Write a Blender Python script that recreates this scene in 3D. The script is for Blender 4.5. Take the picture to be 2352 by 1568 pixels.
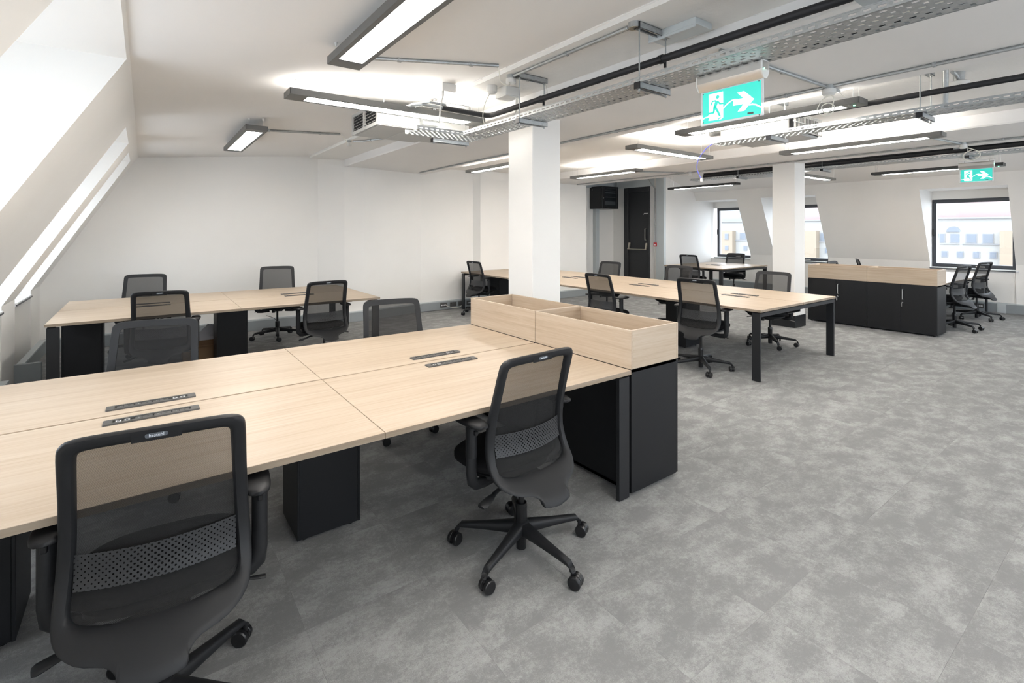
import bpy, bmesh, math, random
from math import sin, cos, pi, radians as R
from mathutils import Vector, Matrix
random.seed(7)
for o in list(bpy.data.objects): bpy.data.objects.remove(o)
SC = bpy.context.scene
COL = SC.collection

# ------------------------------------------------------------------ camera, sky, exposure
cam = bpy.data.cameras.new('camera'); camo = bpy.data.objects.new('camera', cam); COL.objects.link(camo)
camo.location = (0, 0, 1.53); camo.rotation_euler = (pi / 2, 0, -0.637)
cam.sensor_width = 36; cam.lens = 36 * 1143 / 2352; cam.shift_y = -(784 - 529.5) / 2352; cam.clip_start = 0.02; cam.clip_end = 400
SC.camera = camo
W = bpy.data.worlds.new('sky'); SC.world = W; W.use_nodes = True
bg = W.node_tree.nodes['Background']; bg.inputs[0].default_value = (0.87, 0.93, 1.0, 1); bg.inputs[1].default_value = 3.3
SC.view_settings.view_transform = 'Standard'; SC.view_settings.look = 'None'
SC.view_settings.exposure = 1.35; SC.view_settings.gamma = 1.0; SC.view_settings.use_curve_mapping = False
LAMP_DOWN = 20.0      # emission of the luminaires' lower diffusers
LAMP_UP = 12.0       # emission of their upper openings
# portals: give no light themselves, they only help the renderer find the sky through the window openings
for px, D in ((-1.33, ((-3.6, -2.3), (-1.25, .25), (2.09, 3.56), (5.42, 6.40), (6.98, 7.85))), (13.2, ((-3.0, -1.8), (-.2, 1.0), (1.84, 3.08), (4.95, 6.18), (6.80, 7.84)))):
    for y0, y1 in D:
        ld = bpy.data.lights.new('window_portal', 'AREA'); ld.shape = 'RECTANGLE'; ld.size = 1.36; ld.size_y = y1 - y0; ld.cycles.is_portal = True
        lo = bpy.data.objects.new('window_portal', ld); COL.objects.link(lo); lo.location = (px, (y0 + y1) / 2, 1.48); lo.rotation_euler = (0, pi / 2 * (1 if px > 0 else -1), 0)
for x0, x1 in ((.2, 2.6), (3.6, 6.0), (7.0, 9.4), (10.2, 12.2)):
    ld = bpy.data.lights.new('window_portal', 'AREA'); ld.shape = 'RECTANGLE'; ld.size = x1 - x0; ld.size_y = 1.55; ld.cycles.is_portal = True
    lo = bpy.data.objects.new('window_portal', ld); COL.objects.link(lo); lo.location = ((x0 + x1) / 2, -4.12, 1.575); lo.rotation_euler = (pi / 2, 0, 0)

# ------------------------------------------------------------------ materials
def mat(name, col, rough=.5, metal=0., spec=.5, emis=None, es=0., alpha=None):
    m = bpy.data.materials.new(name); m.use_nodes = True
    b = m.node_tree.nodes['Principled BSDF']
    b.inputs['Base Color'].default_value = (*col, 1); b.inputs['Roughness'].default_value = rough
    b.inputs['Metallic'].default_value = metal; b.inputs['Specular IOR Level'].default_value = spec
    if emis: b.inputs['Emission Color'].default_value = (*emis, 1); b.inputs['Emission Strength'].default_value = es
    if alpha is not None: b.inputs['Alpha'].default_value = alpha
    return m
class NT:
    def __init__(s, m): s.t = m.node_tree; s.b = s.t.nodes['Principled BSDF']
    def n(s, ty, **k):
        x = s.t.nodes.new(ty)
        for a, v in k.items():
            if a[0] == 'i' and a[1:].isdigit(): x.inputs[int(a[1:])].default_value = v
            else: setattr(x, a, v)
        return x
    def l(s, a, b): s.t.links.new(a, b)
    def math(s, op, a, b=None, c=None):
        x = s.n('ShaderNodeMath', operation=op)
        for i, v in enumerate((a, b, c)):
            if v is None: continue
            if isinstance(v, (int, float)): x.inputs[i].default_value = v
            else: s.l(v, x.inputs[i])
        return x.outputs[0]
    def noise(s, vec, scale, detail=4, rough=.5):
        x = s.n('ShaderNodeTexNoise'); x.inputs['Scale'].default_value = scale; x.inputs['Detail'].default_value = detail
        x.inputs['Roughness'].default_value = rough
        if vec is not None: s.l(vec, x.inputs['Vector'])
        return x.outputs[0]
    def ramp(s, fac, stops):
        x = s.n('ShaderNodeValToRGB'); e = x.color_ramp.elements
        while len(e) < len(stops): e.new(.5)
        for i, (p, c) in enumerate(stops): e[i].position = p; e[i].color = (*c, 1)
        s.l(fac, x.inputs[0]); return x.outputs[0]
    def bump(s, h, strength, dist=.01):
        x = s.n('ShaderNodeBump'); x.inputs['Strength'].default_value = strength; x.inputs['Distance'].default_value = dist
        s.l(h, x.inputs['Height']); s.l(x.outputs[0], s.b.inputs['Normal'])
def obc(t):
    return t.n('ShaderNodeTexCoord').outputs['Object']
def geo(t):
    return t.n('ShaderNodeNewGeometry').outputs['Position']
def mapv(t, v, sc):
    x = t.n('ShaderNodeMapping'); x.inputs['Scale'].default_value = sc; t.l(v, x.inputs[0]); return x.outputs[0]

def paint(name, col, bstr=.08, sc=40, rough=.65):
    m = mat(name, col, rough, spec=.3); t = NT(m); p = geo(t)
    n = t.noise(p, sc, 5); t.bump(n, bstr, .004)
    n2 = t.noise(p, .8, 3)
    c = t.ramp(n2, [(.3, tuple(x * .97 for x in col)), (.7, tuple(min(1, x * 1.02) for x in col))]); t.l(c, t.b.inputs['Base Color'])
    return m
M = {}
M['wall'] = paint('wall_paint', (.80, .785, .755))
M['ceil'] = paint('ceiling_paint', (.80, .785, .765))
def rough_paint():
    m = paint('rough_concrete_paint', (.80, .785, .755), .0); t = NT(m); p = geo(t)
    a = t.noise(p, 3, 6, .6); b = t.noise(mapv(t, p, (1, 4, 4)), 14, 4, .7)
    h = t.math('ADD', a, t.math('MULTIPLY', b, .5)); t.bump(h, .35, .02); return m
M['rough'] = rough_paint()

def carpet():
    m = mat('carpet', (.3, .3, .3), .95, spec=.1); t = NT(m); p = geo(t)
    # pattern offset that changes from tile to tile
    sn = t.n('ShaderNodeVectorMath', operation='SNAP'); sn.inputs[1].default_value = (.5, .5, 10); t.l(p, sn.inputs[0])
    wn = t.n('ShaderNodeTexWhiteNoise', noise_dimensions='3D'); t.l(sn.outputs[0], wn.inputs[0])
    sc = t.n('ShaderNodeVectorMath', operation='SCALE'); sc.inputs['Scale'].default_value = 1.1; t.l(wn.outputs['Color'], sc.inputs[0])
    ad = t.n('ShaderNodeVectorMath', operation='ADD'); t.l(p, ad.inputs[0]); t.l(sc.outputs[0], ad.inputs[1])
    q = mapv(t, ad.outputs[0], (1.0, 1.5, 1))
    big = t.noise(q, 5.0, 6, .66)
    fine = t.noise(p, 240, 2, .8); med = t.noise(p, 55, 4, .8)
    # threshold the big blotches with a ragged edge made by the pile
    e = t.math('ADD', big, t.math('MULTIPLY', t.math('SUBTRACT', med, .5), .55))
    e = t.math('ADD', e, t.math('MULTIPLY', t.math('SUBTRACT', fine, .5), .45))
    c = t.ramp(e, [(.40, (.232, .231, .230)), (.50, (.262, .261, .258)), (.60, (.328, .328, .322)), (.72, (.372, .372, .366))])
    bw = t.math('MULTIPLY', t.math('SUBTRACT', wn.outputs[0], .5), .05)
    mx = t.n('ShaderNodeHueSaturation'); t.l(c, mx.inputs['Color']); t.l(t.math('ADD', bw, 1.0), mx.inputs['Value'])
    t.l(mx.outputs[0], t.b.inputs['Base Color']); t.bump(t.math('ADD', fine, med), .7, .004); return m
M['carpet'] = carpet()

def oak(name, axis, tint=1.0):
    m = mat(name, (.6, .45, .3), .42, spec=.35); t = NT(m); p = geo(t)
    s = [46, 46, 46]; s[axis] = 1.6
    n = t.noise(mapv(t, p, tuple(s)), 1.0, 6, .65)
    s2 = [7, 7, 7]; s2[axis] = .5
    n2 = t.noise(mapv(t, p, tuple(s2)), 1.0, 3)
    s3 = [260, 260, 260]; s3[axis] = 9
    n3 = t.noise(mapv(t, p, tuple(s3)), 1.0, 2)
    f = t.math('ADD', t.math('MULTIPLY', n, .55), t.math('ADD', t.math('MULTIPLY', n2, .25), t.math('MULTIPLY', n3, .2)))
    a, b, c = [tuple(x * tint for x in q) for q in ((.405, .308, .215), (.485, .388, .290), (.545, .455, .355))]
    t.l(t.ramp(f, [(.34, a), (.5, b), (.66, c)]), t.b.inputs['Base Color']); t.bump(n3, .05, .001); return m
M['oak_x'] = oak('oak_laminate_long', 0); M['oak_y'] = oak('oak_laminate_cross', 1)
M['edge'] = oak('oak_edge_band', 0, .62); M['edge_y'] = oak('oak_edge_band_cross', 1, .62)

def tex_black(name, col, rough, bs=.15, sc=400, spec=.5):
    m = mat(name, col, rough, spec=spec); t = NT(m); n = t.noise(obc(t), sc, 2); t.bump(n, bs, .001); return m
M['black'] = tex_black('black_laminate', (.006, .0065, .008), .48, .05, 400, .4)
M['legs'] = tex_black('black_powder_coat', (.009, .010, .012), .45, .1)
M['plastic'] = tex_black('charcoal_plastic', (.012, .0125, .014), .5, .12, 900, .35)
M['gloss'] = mat('black_nylon', (.007, .007, .008), .30)
M['pad'] = mat('black_soft_pad', (.008, .008, .009), .55, spec=.4)
M['tyre'] = mat('caster_tread', (.010, .010, .011), .35)
M['seat'] = tex_black('black_upholstery', (.008, .008, .009), .9, .4, 700, .2)
M['lumbar'] = tex_black('grey_lumbar_plastic', (.024, .025, .027), .45)
M['badge'] = mat('badge_grey', (.09, .10, .115), .3); M['badge_txt'] = mat('badge_print', (.75, .8, .85), .4)
M['galv'] = None
def galv():
    m = mat('galvanised_steel', (.40, .42, .42), .42, .7); t = NT(m); p = geo(t)
    v = t.n('ShaderNodeTexVoronoi'); v.inputs['Scale'].default_value = 60; t.l(p, v.inputs[0])
    t.l(t.ramp(v.outputs['Color'], [(0, (.36, .375, .375)), (1, (.46, .475, .475))]), t.b.inputs['Base Color']); return m
M['galv'] = galv()
M['steel'] = mat('zinc_sheet', (.55, .59, .60), .5, .2)
M['trunk'] = mat('grey_metal_trunking', (.30, .325, .335), .5, .2)
M['alu'] = mat('brushed_aluminium', (.62, .60, .57), .3, .9)
M['chrome'] = mat('chrome', (.8, .8, .8), .15, 1.)
M['brushed'] = mat('satin_nickel', (.62, .58, .48), .3, .9)
M['lamp'] = mat('grey_lacquered_housing', (.12, .118, .112), .5)
M['lampdark'] = mat('black_lacquered_housing', (.02, .02, .02), .5)
M['down'] = mat('lit_diffuser', (.9, .9, .9), .5, emis=(1, .955, .90), es=LAMP_DOWN)
M['up'] = mat('lit_upper_diffuser', (.9, .9, .9), .5, emis=(1, .955, .90), es=LAMP_UP)
M['whitep'] = mat('white_plastic', (.66, .65, .62), .4)
M['ivory'] = mat('ivory_cable', (.72, .70, .62), .5)
M['bluec'] = mat('blue_cable', (.10, .11, .55), .5)
M['pipe'] = tex_black('black_pipe_insulation', (.018, .018, .020), .6)
M['ductw'] = mat('painted_sheet_metal', (.46, .46, .445), .5, .1)
M['frame'] = mat('anthracite_window_frame', (.040, .045, .054), .4)
M['sill'] = mat('white_sill', (.78, .79, .80), .3)
M['door'] = mat('charcoal_door', (.030, .031, .033), .5)
M['red'] = mat('red_plastic', (.55, .02, .03), .4)
M['green'] = mat('lit_green_panel', (.02, .50, .41), .4, emis=(.03, .60, .50), es=.27)
M['signw'] = mat('lit_white_print', (.9, .95, .95), .4, emis=(.9, 1, 1), es=.38)
M['acryl'] = mat('clear_acrylic', (.9, .92, .95), .1, alpha=.35)
M['led'] = mat('green_indicator', (.1, .8, .3), .4, emis=(.15, 1, .4), es=3)
M['card'] = mat('cardboard', (.36, .23, .13), .8); M['bag'] = mat('white_polythene', (.75, .75, .8), .3)
M['smoke'] = mat('smoked_glass', (.03, .035, .04), .05, alpha=.45)
M['port'] = mat('white_port', (.85, .85, .85), .4); M['dark'] = mat('dark_recess', (.006, .006, .007), .6)
M['module'] = mat('grey_module', (.075, .073, .068), .45)
def glassm():
    m = mat('window_glass', (1, 1, 1), .0); t = m.node_tree; n = t.nodes
    tr = n.new('ShaderNodeBsdfTransparent'); tr.inputs[0].default_value = (.96, .98, 1, 1); gl = n.new('ShaderNodeBsdfGlossy'); gl.inputs['Roughness'].default_value = .02
    mx = n.new('ShaderNodeMixShader'); mx.inputs[0].default_value = .05
    t.links.new(tr.outputs[0], mx.inputs[1]); t.links.new(gl.outputs[0], mx.inputs[2]); t.links.new(mx.outputs[0], n['Material Output'].inputs[0]); return m
M['glass'] = glassm()
def meshfab():
    m = mat('black_mesh_fabric', (.020, .020, .020), .8, spec=.2); t = NT(m); p = obc(t)
    sx = t.n('ShaderNodeSeparateXYZ'); t.l(p, sx.inputs[0])
    a = t.math('SINE', t.math('MULTIPLY', sx.outputs[0], 2 * pi / .0042)); b = t.math('SINE', t.math('MULTIPLY', sx.outputs[2], 2 * pi / .0036))
    w = t.math('MULTIPLY', a, b)
    al = t.math('ADD', t.math('MULTIPLY', w, .18), .76); t.l(al, t.b.inputs['Alpha']); return m
M['mesh'] = meshfab()
def perf():
    m = M['lumbar'].copy(); t = NT(m); p = obc(t); sx = t.n('ShaderNodeSeparateXYZ'); t.l(p, sx.inputs[0])
    X = t.math('DIVIDE', sx.outputs[0], .0165); Z = t.math('DIVIDE', sx.outputs[2], .0165)
    def dots(ox):
        u = t.math('ABSOLUTE', t.math('SUBTRACT', t.math('FRACT', t.math('ADD', X, ox + 100)), .5)); v = t.math('ABSOLUTE', t.math('SUBTRACT', t.math('FRACT', t.math('ADD', Z, ox + 100)), .5))
        return t.math('SQRT', t.math('ADD', t.math('MULTIPLY', u, u), t.math('MULTIPLY', v, v)))
    d = t.math('MINIMUM', dots(0), dots(.5))
    rad = t.math('SUBTRACT', .20, t.math('MULTIPLY', t.math('ABSOLUTE', sx.outputs[0]), .42))
    t.l(t.math('GREATER_THAN', d, rad), t.b.inputs['Alpha']); return m
M['perf'] = perf()

# ------------------------------------------------------------------ mesh helpers
class MB:
    def __init__(s): s.v = []; s.f = []
    def add(s, v, f):
        k = len(s.v); s.v += [tuple(p) for p in v]; s.f += [tuple(i + k for i in q) for q in f]; return s
    def box(s, x0, y0, z0, x1, y1, z1):
        x0, x1 = sorted((x0, x1)); y0, y1 = sorted((y0, y1)); z0, z1 = sorted((z0, z1))
        v = [(x0, y0, z0), (x1, y0, z0), (x1, y1, z0), (x0, y1, z0), (x0, y0, z1), (x1, y0, z1), (x1, y1, z1), (x0, y1, z1)]
        return s.add(v, [(0, 3, 2, 1), (4, 5, 6, 7), (0, 1, 5, 4), (1, 2, 6, 5), (2, 3, 7, 6), (3, 0, 4, 7)])
    def prism(s, poly, ax, a, b):
        """polygon in the plane normal to ax, extruded from a to b"""
        def P(q, h): return {0: (h, q[0], q[1]), 1: (q[0], h, q[1]), 2: (q[0], q[1], h)}[ax]
        n = len(poly); ar = sum(poly[i][0] * poly[(i + 1) % n][1] - poly[(i + 1) % n][0] * poly[i][1] for i in range(n))
        pl = list(poly) if (ar > 0) == (ax != 1) else list(poly)[::-1]
        v = [P(q, a) for q in pl] + [P(q, b) for q in pl]
        if b < a: v = v[n:] + v[:n]
        return s.add(v, [tuple(range(n))[::-1], tuple(range(n, 2 * n))] + [(i, (i + 1) % n, n + (i + 1) % n, n + i) for i in range(n)])
    def tube(s, path, r, n=8, cap=True, sx=1., sy=1.):
        P = [Vector(p) for p in path]; rings = []; up = Vector((0, 0, 1))
        for i, p in enumerate(P):
            d = (P[min(i + 1, len(P) - 1)] - P[max(i - 1, 0)]).normalized()
            a = up if abs(d.z) < .95 else Vector((0, 1, 0))
            u = d.cross(a).normalized() if i == 0 else (pu - d * pu.dot(d)).normalized()
            pu = u; w = d.cross(u); rr = r[i] if isinstance(r, (list, tuple)) else r
            rings.append([p + u * rr * sx * cos(2 * pi * k / n) + w * rr * sy * sin(2 * pi * k / n) for k in range(n)])
        v = [q for g in rings for q in g]; f = []
        for i in range(len(P) - 1):
            for k in range(n): f.append((i * n + k, i * n + (k + 1) % n, (i + 1) * n + (k + 1) % n, (i + 1) * n + k))
        if cap: f += [tuple(range(n))[::-1], tuple((len(P) - 1) * n + k for k in range(n))]
        return s.add(v, f)
    def cyl(s, p0, p1, r, n=16): return s.tube([p0, p1], r, n)
    def quad(s, a, b, c, d): return s.add([a, b, c, d], [(0, 1, 2, 3)])
    def grid(s, fn, nu, nv, close_u=False):
        v = [fn(i / nu, j / nv) for j in range(nv + 1) for i in range(nu + (0 if close_u else 1))]
        w = nu if close_u else nu + 1; f = []
        for j in range(nv):
            for i in range(nu): f.append((j * w + i, j * w + (i + 1) % w, (j + 1) * w + (i + 1) % w, (j + 1) * w + i))
        return s.add(v, f)
ORG = {}
def build(name, mb, m, parent=None, bevel=0, smooth=30, label=None, local=False, seg=1):
    off = ORG.get(parent, Vector((0, 0, 0))) if (parent is not None and not local) else Vector((0, 0, 0))
    me = bpy.data.meshes.new(name); me.from_pydata([tuple(Vector(p) - off) for p in mb.v], [], mb.f)
    if bevel:
        b = bmesh.new(); b.from_mesh(me)
        es = [e for e in b.edges if len(e.link_faces) == 2 and e.calc_face_angle(0) > .6]
        bmesh.ops.bevel(b, geom=es, offset=bevel, segments=seg, affect='EDGES', clamp_overlap=True)
        b.to_mesh(me); b.free()
    me.validate()
    if smooth:
        me.polygons.foreach_set('use_smooth', [True] * len(me.polygons)); me.set_sharp_from_angle(angle=R(smooth))
    for q in (m if isinstance(m, list) else [m]): me.materials.append(q)
    o = bpy.data.objects.new(name, me); COL.objects.link(o)
    if parent is not None: o.parent = parent; ORG[o] = ORG.get(parent, Vector((0, 0, 0)))
    if label: o['label'] = label
    return o
def tag(o, label=None, cat=None, group=None, kind=None):
    for k, v in (('label', label), ('category', cat), ('group', group), ('kind', kind)):
        if v: o[k] = v
    return o
def thing(name, label, cat, loc=(0, 0, 0), rz=0, group=None):
    o = bpy.data.objects.new(name, None); COL.objects.link(o); o.location = loc; o.rotation_euler = (0, 0, rz); o.empty_display_size = .1
    ORG[o] = Vector(loc); return tag(o, label, cat, group)
def struct(name, mb=None, m=None, parent=None, **k):
    if mb is None:
        o = bpy.data.objects.new(name, None); COL.objects.link(o); ORG[o] = Vector((0, 0, 0))
    else: o = build(name, mb, m, parent, **k)
    if parent is None: o['kind'] = 'structure'
    return o
def copy_tree(o, parent=None):
    c = o.copy(); COL.objects.link(c)
    if parent is not None: c.parent = parent
    for ch in list(o.children): copy_tree(ch, c)
    return c
def arc(c, r, a0, a1, n, plane='xz'):
    out = []
    for i in range(n + 1):
        a = R(a0 + (a1 - a0) * i / n); u, w = r * cos(a), r * sin(a)
        out.append({'xz': (c[0] + u, c[1], c[2] + w), 'yz': (c[0], c[1] + u, c[2] + w), 'xy': (c[0] + u, c[1] + w, c[2])}[plane])
    return out

# ================================================================== STRUCTURE
YN = -4.0
# floor: slab, carpet tiles
fl = struct('floor')
build('screed', MB().box(-1.6, YN - .2, -.2, 13.4, 10.0, -.006), M['trunk'], fl, smooth=0)
CAMP = Vector((0, 0))
tiles = []
fw = Vector((sin(.637), cos(.637)))
for i in range(-4, 28):
    for j in range(-8, 20):
        x, y = i * .5, j * .5
        if x < -1.5 or x > 13.2 or (y >= 8.5 and not (8 <= x < 10.9)): continue
        c = Vector((x + .25, y + .25)); d = c.length; w = c.dot(fw); r = c.x * fw.y - c.y * fw.x
        vis = w > .6 and abs(r) < w * 1.03 + .4 and 1.53 / max(w, .1) * 1143 < 1038 + 600
        tiles.append((0 if vis else 1, d, x, y))
tiles.sort()
tm = bpy.data.meshes.new('carpet_tile'); mb = MB(); g = .0002; mb.add(
    [(g, g, -.006), (.5 - g, g, -.006), (.5 - g, .5 - g, -.006), (g, .5 - g, -.006), (g, g, -.0004), (.5 - g, g, -.0004), (.5 - g, .5 - g, -.0004), (g, .5 - g, -.0004),
     (.0008, .0008, 0), (.4992, .0008, 0), (.4992, .4992, 0), (.0008, .4992, 0)],
    [(0, 1, 5, 4), (1, 2, 6, 5), (2, 3, 7, 6), (3, 0, 4, 7), (4, 5, 9, 8), (5, 6, 10, 9), (6, 7, 11, 10), (7, 4, 8, 11), (8, 9, 10, 11)])
tm.from_pydata(mb.v, [], mb.f); tm.materials.append(M['carpet'])
rest = MB()
for k, (a, d, x, y) in enumerate(tiles):
    if k < 300:
        o = bpy.data.objects.new('carpet_tile', tm); COL.objects.link(o); o.parent = fl; o.location = (x, y, 0)
    else: rest.add([(p[0] + x, p[1] + y, p[2]) for p in mb.v], mb.f)
ro = build('carpet_tiles', rest, M['carpet'], fl, smooth=0); ro['kind'] = 'stuff'

# ceiling: slabs and downstand beams running away from the camera
ce = struct('ceiling')
YB = 8.75
build('slab', MB().prism([(-.063, 2.526), (2.17, 2.745), (2.17, 3.0), (-.3, 3.0)], 1, YN, YB), M['ceil'], ce, smooth=0)
build('slab', MB().box(2.17, YN, 2.71, 2.70, YB, 3.0), M['rough'], ce, smooth=0)
def ragged(x0, x1, z, y0, y1, name, m):
    """beam with the slightly wavering arrises of old painted concrete"""
    n = 70; mb = MB(); rows = []
    for i in range(n + 1):
        y = y0 + (y1 - y0) * i / n; a, b = random.uniform(-.006, .006), random.uniform(-.008, .008)
        rows.append([(x0 + a * .4, y, 3.0), (x0 + a * .5, y, z + .016), (x0 + .010, y, z), (x1 - .014 + b, y, z), (x1 + b, y, z + .014), (x1, y, 3.0)])
    v = [p for r in rows for p in r]; f = []
    for i in range(n):
        for k in range(5): f.append((i * 6 + k, i * 6 + k + 1, (i + 1) * 6 + k + 1, (i + 1) * 6 + k))
    f += [(5, 4, 3, 2, 1, 0), tuple(n * 6 + k for k in range(6))]
    mb.add(v, f); return build(name, mb, m, ce, smooth=25)
ragged(2.69, 4.31, 2.60, YN, YB, 'beam', M['ceil'])
build('slab', MB().box(4.29, YN, 2.735, 6.97, YB, 3.0), M['rough'], ce, smooth=0)
ragged(6.95, 8.43, 2.60, YN, YB, 'beam', M['ceil'])
build('slab', MB().box(8.40, YN, 2.90, 10.9, 9.9, 3.05), M['ceil'], ce, smooth=0)
build('slab', MB().prism([(10.9, 2.90), (12.05, 2.56), (12.3, 2.56), (12.3, 3.05), (10.9, 3.05)], 1, YN, 8.1), M['ceil'], ce, smooth=0)
# rough plaster seams on the first bay
for (x, zz) in ((2.17, 2.742), (2.70, 2.712)):
    mb = MB(); n = 110
    for i in range(n):
        y0 = YN + (8.4 - YN) * i / n; y1 = YN + (8.4 - YN) * (i + 1) / n
        a = random.uniform(.004, .014); mb.prism([(x - a, zz - .004), (x + a * .6, zz - .006 - a * .3), (x + a, zz + .02), (x - a, zz + .02)], 1, y0, y1)
    build('plaster_seam', mb, M['rough'], ce, smooth=60)

# back wall (runs along x) and the recess with the door
wb = struct('wall_back', MB().prism([(-1.6, 8.48), (2.30, 8.48), (2.69, 8.33), (3.02, 8.33), (4.2, 8.58), (5.36, 8.58), (5.44, 8.42), (8.42, 8.42), (8.42, 8.8), (-1.6, 8.8)], 2, 0, 3.0), M['wall'], smooth=0)
struct('wall_recess', MB().box(8.30, 8.8, 0, 8.42, 9.68, 3.0).box(8.30, 9.68, 0, 10.9, 9.8, 3.0), M['wall'], smooth=0)
struct('wall_door', MB().box(10.75, 7.95, 0, 10.9, 8.39, 3.0).box(10.75, 9.26, 0, 10.9, 9.8, 3.0).box(10.75, 8.39, 2.72, 10.9, 9.26, 3.0), M['wall'], smooth=0)
struct('wall_far', MB().box(10.9, 7.95, 0, 13.4, 8.1, 3.0), M['wall'], smooth=0)
wn_ = MB().box(-1.6, YN - .15, 0, 13.4, YN, .8).box(-1.6, YN - .15, 2.35, 13.4, YN, 3.0)
FILL_WIN = [(.2, 2.6), (3.6, 6.0), (7.0, 9.4), (10.2, 12.2)]; px_ = -1.6  # unseen windows, added to the near wall to let in cool fill light
for a_, b_ in FILL_WIN + [(13.4, 0)]: wn_.box(px_, YN - .15, .8, a_, YN, 2.35); px_ = b_
struct('wall_near', wn_, M['wall'], smooth=0)
for q_, (a_, b_) in enumerate(FILL_WIN):  # frames and panes of the added fill windows
    w_ = struct('window_%d' % (20 + q_)); f_ = MB()
    f_.box(a_, YN - .1, .8, b_, YN - .04, .86).box(a_, YN - .1, 2.29, b_, YN - .04, 2.35)
    for x_ in (a_, (a_ + b_) / 2 - .03, b_ - .06): f_.box(x_, YN - .1, .86, x_ + .06, YN - .04, 2.29)
    build('window_frame', f_, M['frame'], w_, smooth=0); build('pane', MB().box(a_ + .06, YN - .075, .86, b_ - .06, YN - .069, 2.29), M['glass'], w_, smooth=0)

# left mansard wall with dormers
def xl(z): return -.063 + .58 * (z - 2.526)
dL = [(-3.6, -2.3, 2.48), (-1.25, .25, 2.50), (2.09, 3.56, 2.50), (5.42, 6.40, 2.42), (6.98, 7.85, 2.40)]  # first two dormers are unseen, added to cool and brighten the foreground
wl = MB(); prev = YN
zc = 2.526
for (a, b, h) in dL:
    wl.prism([(xl(.84), 0), (xl(.84), .84), (xl(zc), zc), (xl(zc), 2.8), (-1.6, 2.8), (-1.6, 0)], 1, prev, a)
    wl.prism([(xl(h), h), (xl(zc), zc), (xl(zc), 2.8), (-1.6, 2.8), (-1.6, h)], 1, a, b)
    wl.box(-1.6, a, 0, -1.19, b, .78); wl.box(-1.6, a, 2.16, -1.19, b, h + .01)
    prev = b
wl.prism([(xl(.84), 0), (xl(.84), .84), (xl(zc), zc), (xl(zc), 2.8), (-1.6, 2.8), (-1.6, 0)], 1, prev, 8.5)
wallL = struct('wall_left', wl, M['wall'], smooth=0)
# right mansard wall with dormers
def xr(z): return 12.85 - .4855 * (z - .905)
dR = [(-3.0, -1.8, 2.335), (-.2, 1.0 - .0, 2.335), (1.84, 3.08, 2.335), (4.95, 6.18, 2.335), (6.80, 8.02, 2.335)]
wr = MB(); prev = YN
for (a, b, h) in dR:
    wr.prism([(xr(.905), 0), (xr(.905), .905), (xr(2.56), 2.56), (xr(2.56), 3.0), (13.4, 3.0), (13.4, 0)], 1, prev, a)
    wr.prism([(xr(h), h), (xr(2.56), 2.56), (xr(2.56), 3.0), (13.4, 3.0), (13.4, h)], 1, a, b)
    wr.box(13.4, a, 0, 12.87, b, .76); wr.box(13.4, a, 2.16, 13.0, b, h + .01)
    prev = b
wr.prism([(xr(.905), 0), (xr(.905), .905), (xr(2.56), 2.56), (xr(2.56), 3.0), (13.4, 3.0), (13.4, 0)], 1, prev, 8.1)
wallR = struct('wall_right', wr, M['wall'], smooth=0)
k = 0
for side, D in ((-1, dL), (1, dR)):
    for (a, b, h) in D:
        k += 1
        X = -1.20 if side < 0 else 13.0
        z0, z1 = (.80, 2.16)
        y0, y1 = a + .0, b - .0
        if side > 0 and a > 6: y1 = 7.84
        w = struct('window_%d' % k)
        fr = MB(); t = .065; xo = X + side * .07
        lo, hi = min(X, xo), max(X, xo)
        fr.box(lo, y0, z0, hi, y1, z0 + .07).box(lo, y0, z1 - .075, hi, y1, z1).box(lo, y0, z0 + .07, hi, y0 + t, z1 - .075).box(lo, y1 - t, z0 + .07, hi, y1, z1 - .075)
        xi = X - side * .012
        fr.box(min(xi, X), y0 + .02, z0 + .02, max(xi, X), y1 - .02, z0 + .055).box(min(xi, X), y0 + .02, z1 - .055, max(xi, X), y1 - .02, z1 - .02)
        fr.box(min(xi, X), y0 + .02, z0 + .055, max(xi, X), y0 + .05, z1 - .055).box(min(xi, X), y1 - .05, z0 + .055, max(xi, X), y1 - .02, z1 - .055)
        fo = build('window_frame', fr, M['frame'], w, bevel=.003)
        build('pane', MB().box(X + side * .035, y0 + t, z0 + .07, X + side * .041, y1 - t, z1 - .075), M['glass'], w, smooth=0)
        build('window_sill', MB().box(X - side * .17, y0 - (.04 if side > 0 and 1 < a < 6 else 0), .765, X, y1, .80), M['sill'], w, bevel=.003)
        build('sill_edge', MB().box(X - side * .176, y0, .770, X - side * .17, y1, .785), M['frame'], w, smooth=0)
        build('hinge', MB().box(X - side * .03, y1 - .04, 1.42, X - side * .01, y1 - .01, 1.56), M['legs'], w, bevel=.003)
        yc = (y0 + y1) / 2 - .12
        build('window_handle', MB().box(X - side * .035, yc - .06, .815, X - side * .012, yc + .06, .845).box(X - side * .05, yc - .05, .825, X - side * .035, yc + .07, .838), M['alu'], w, bevel=.003)

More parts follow.
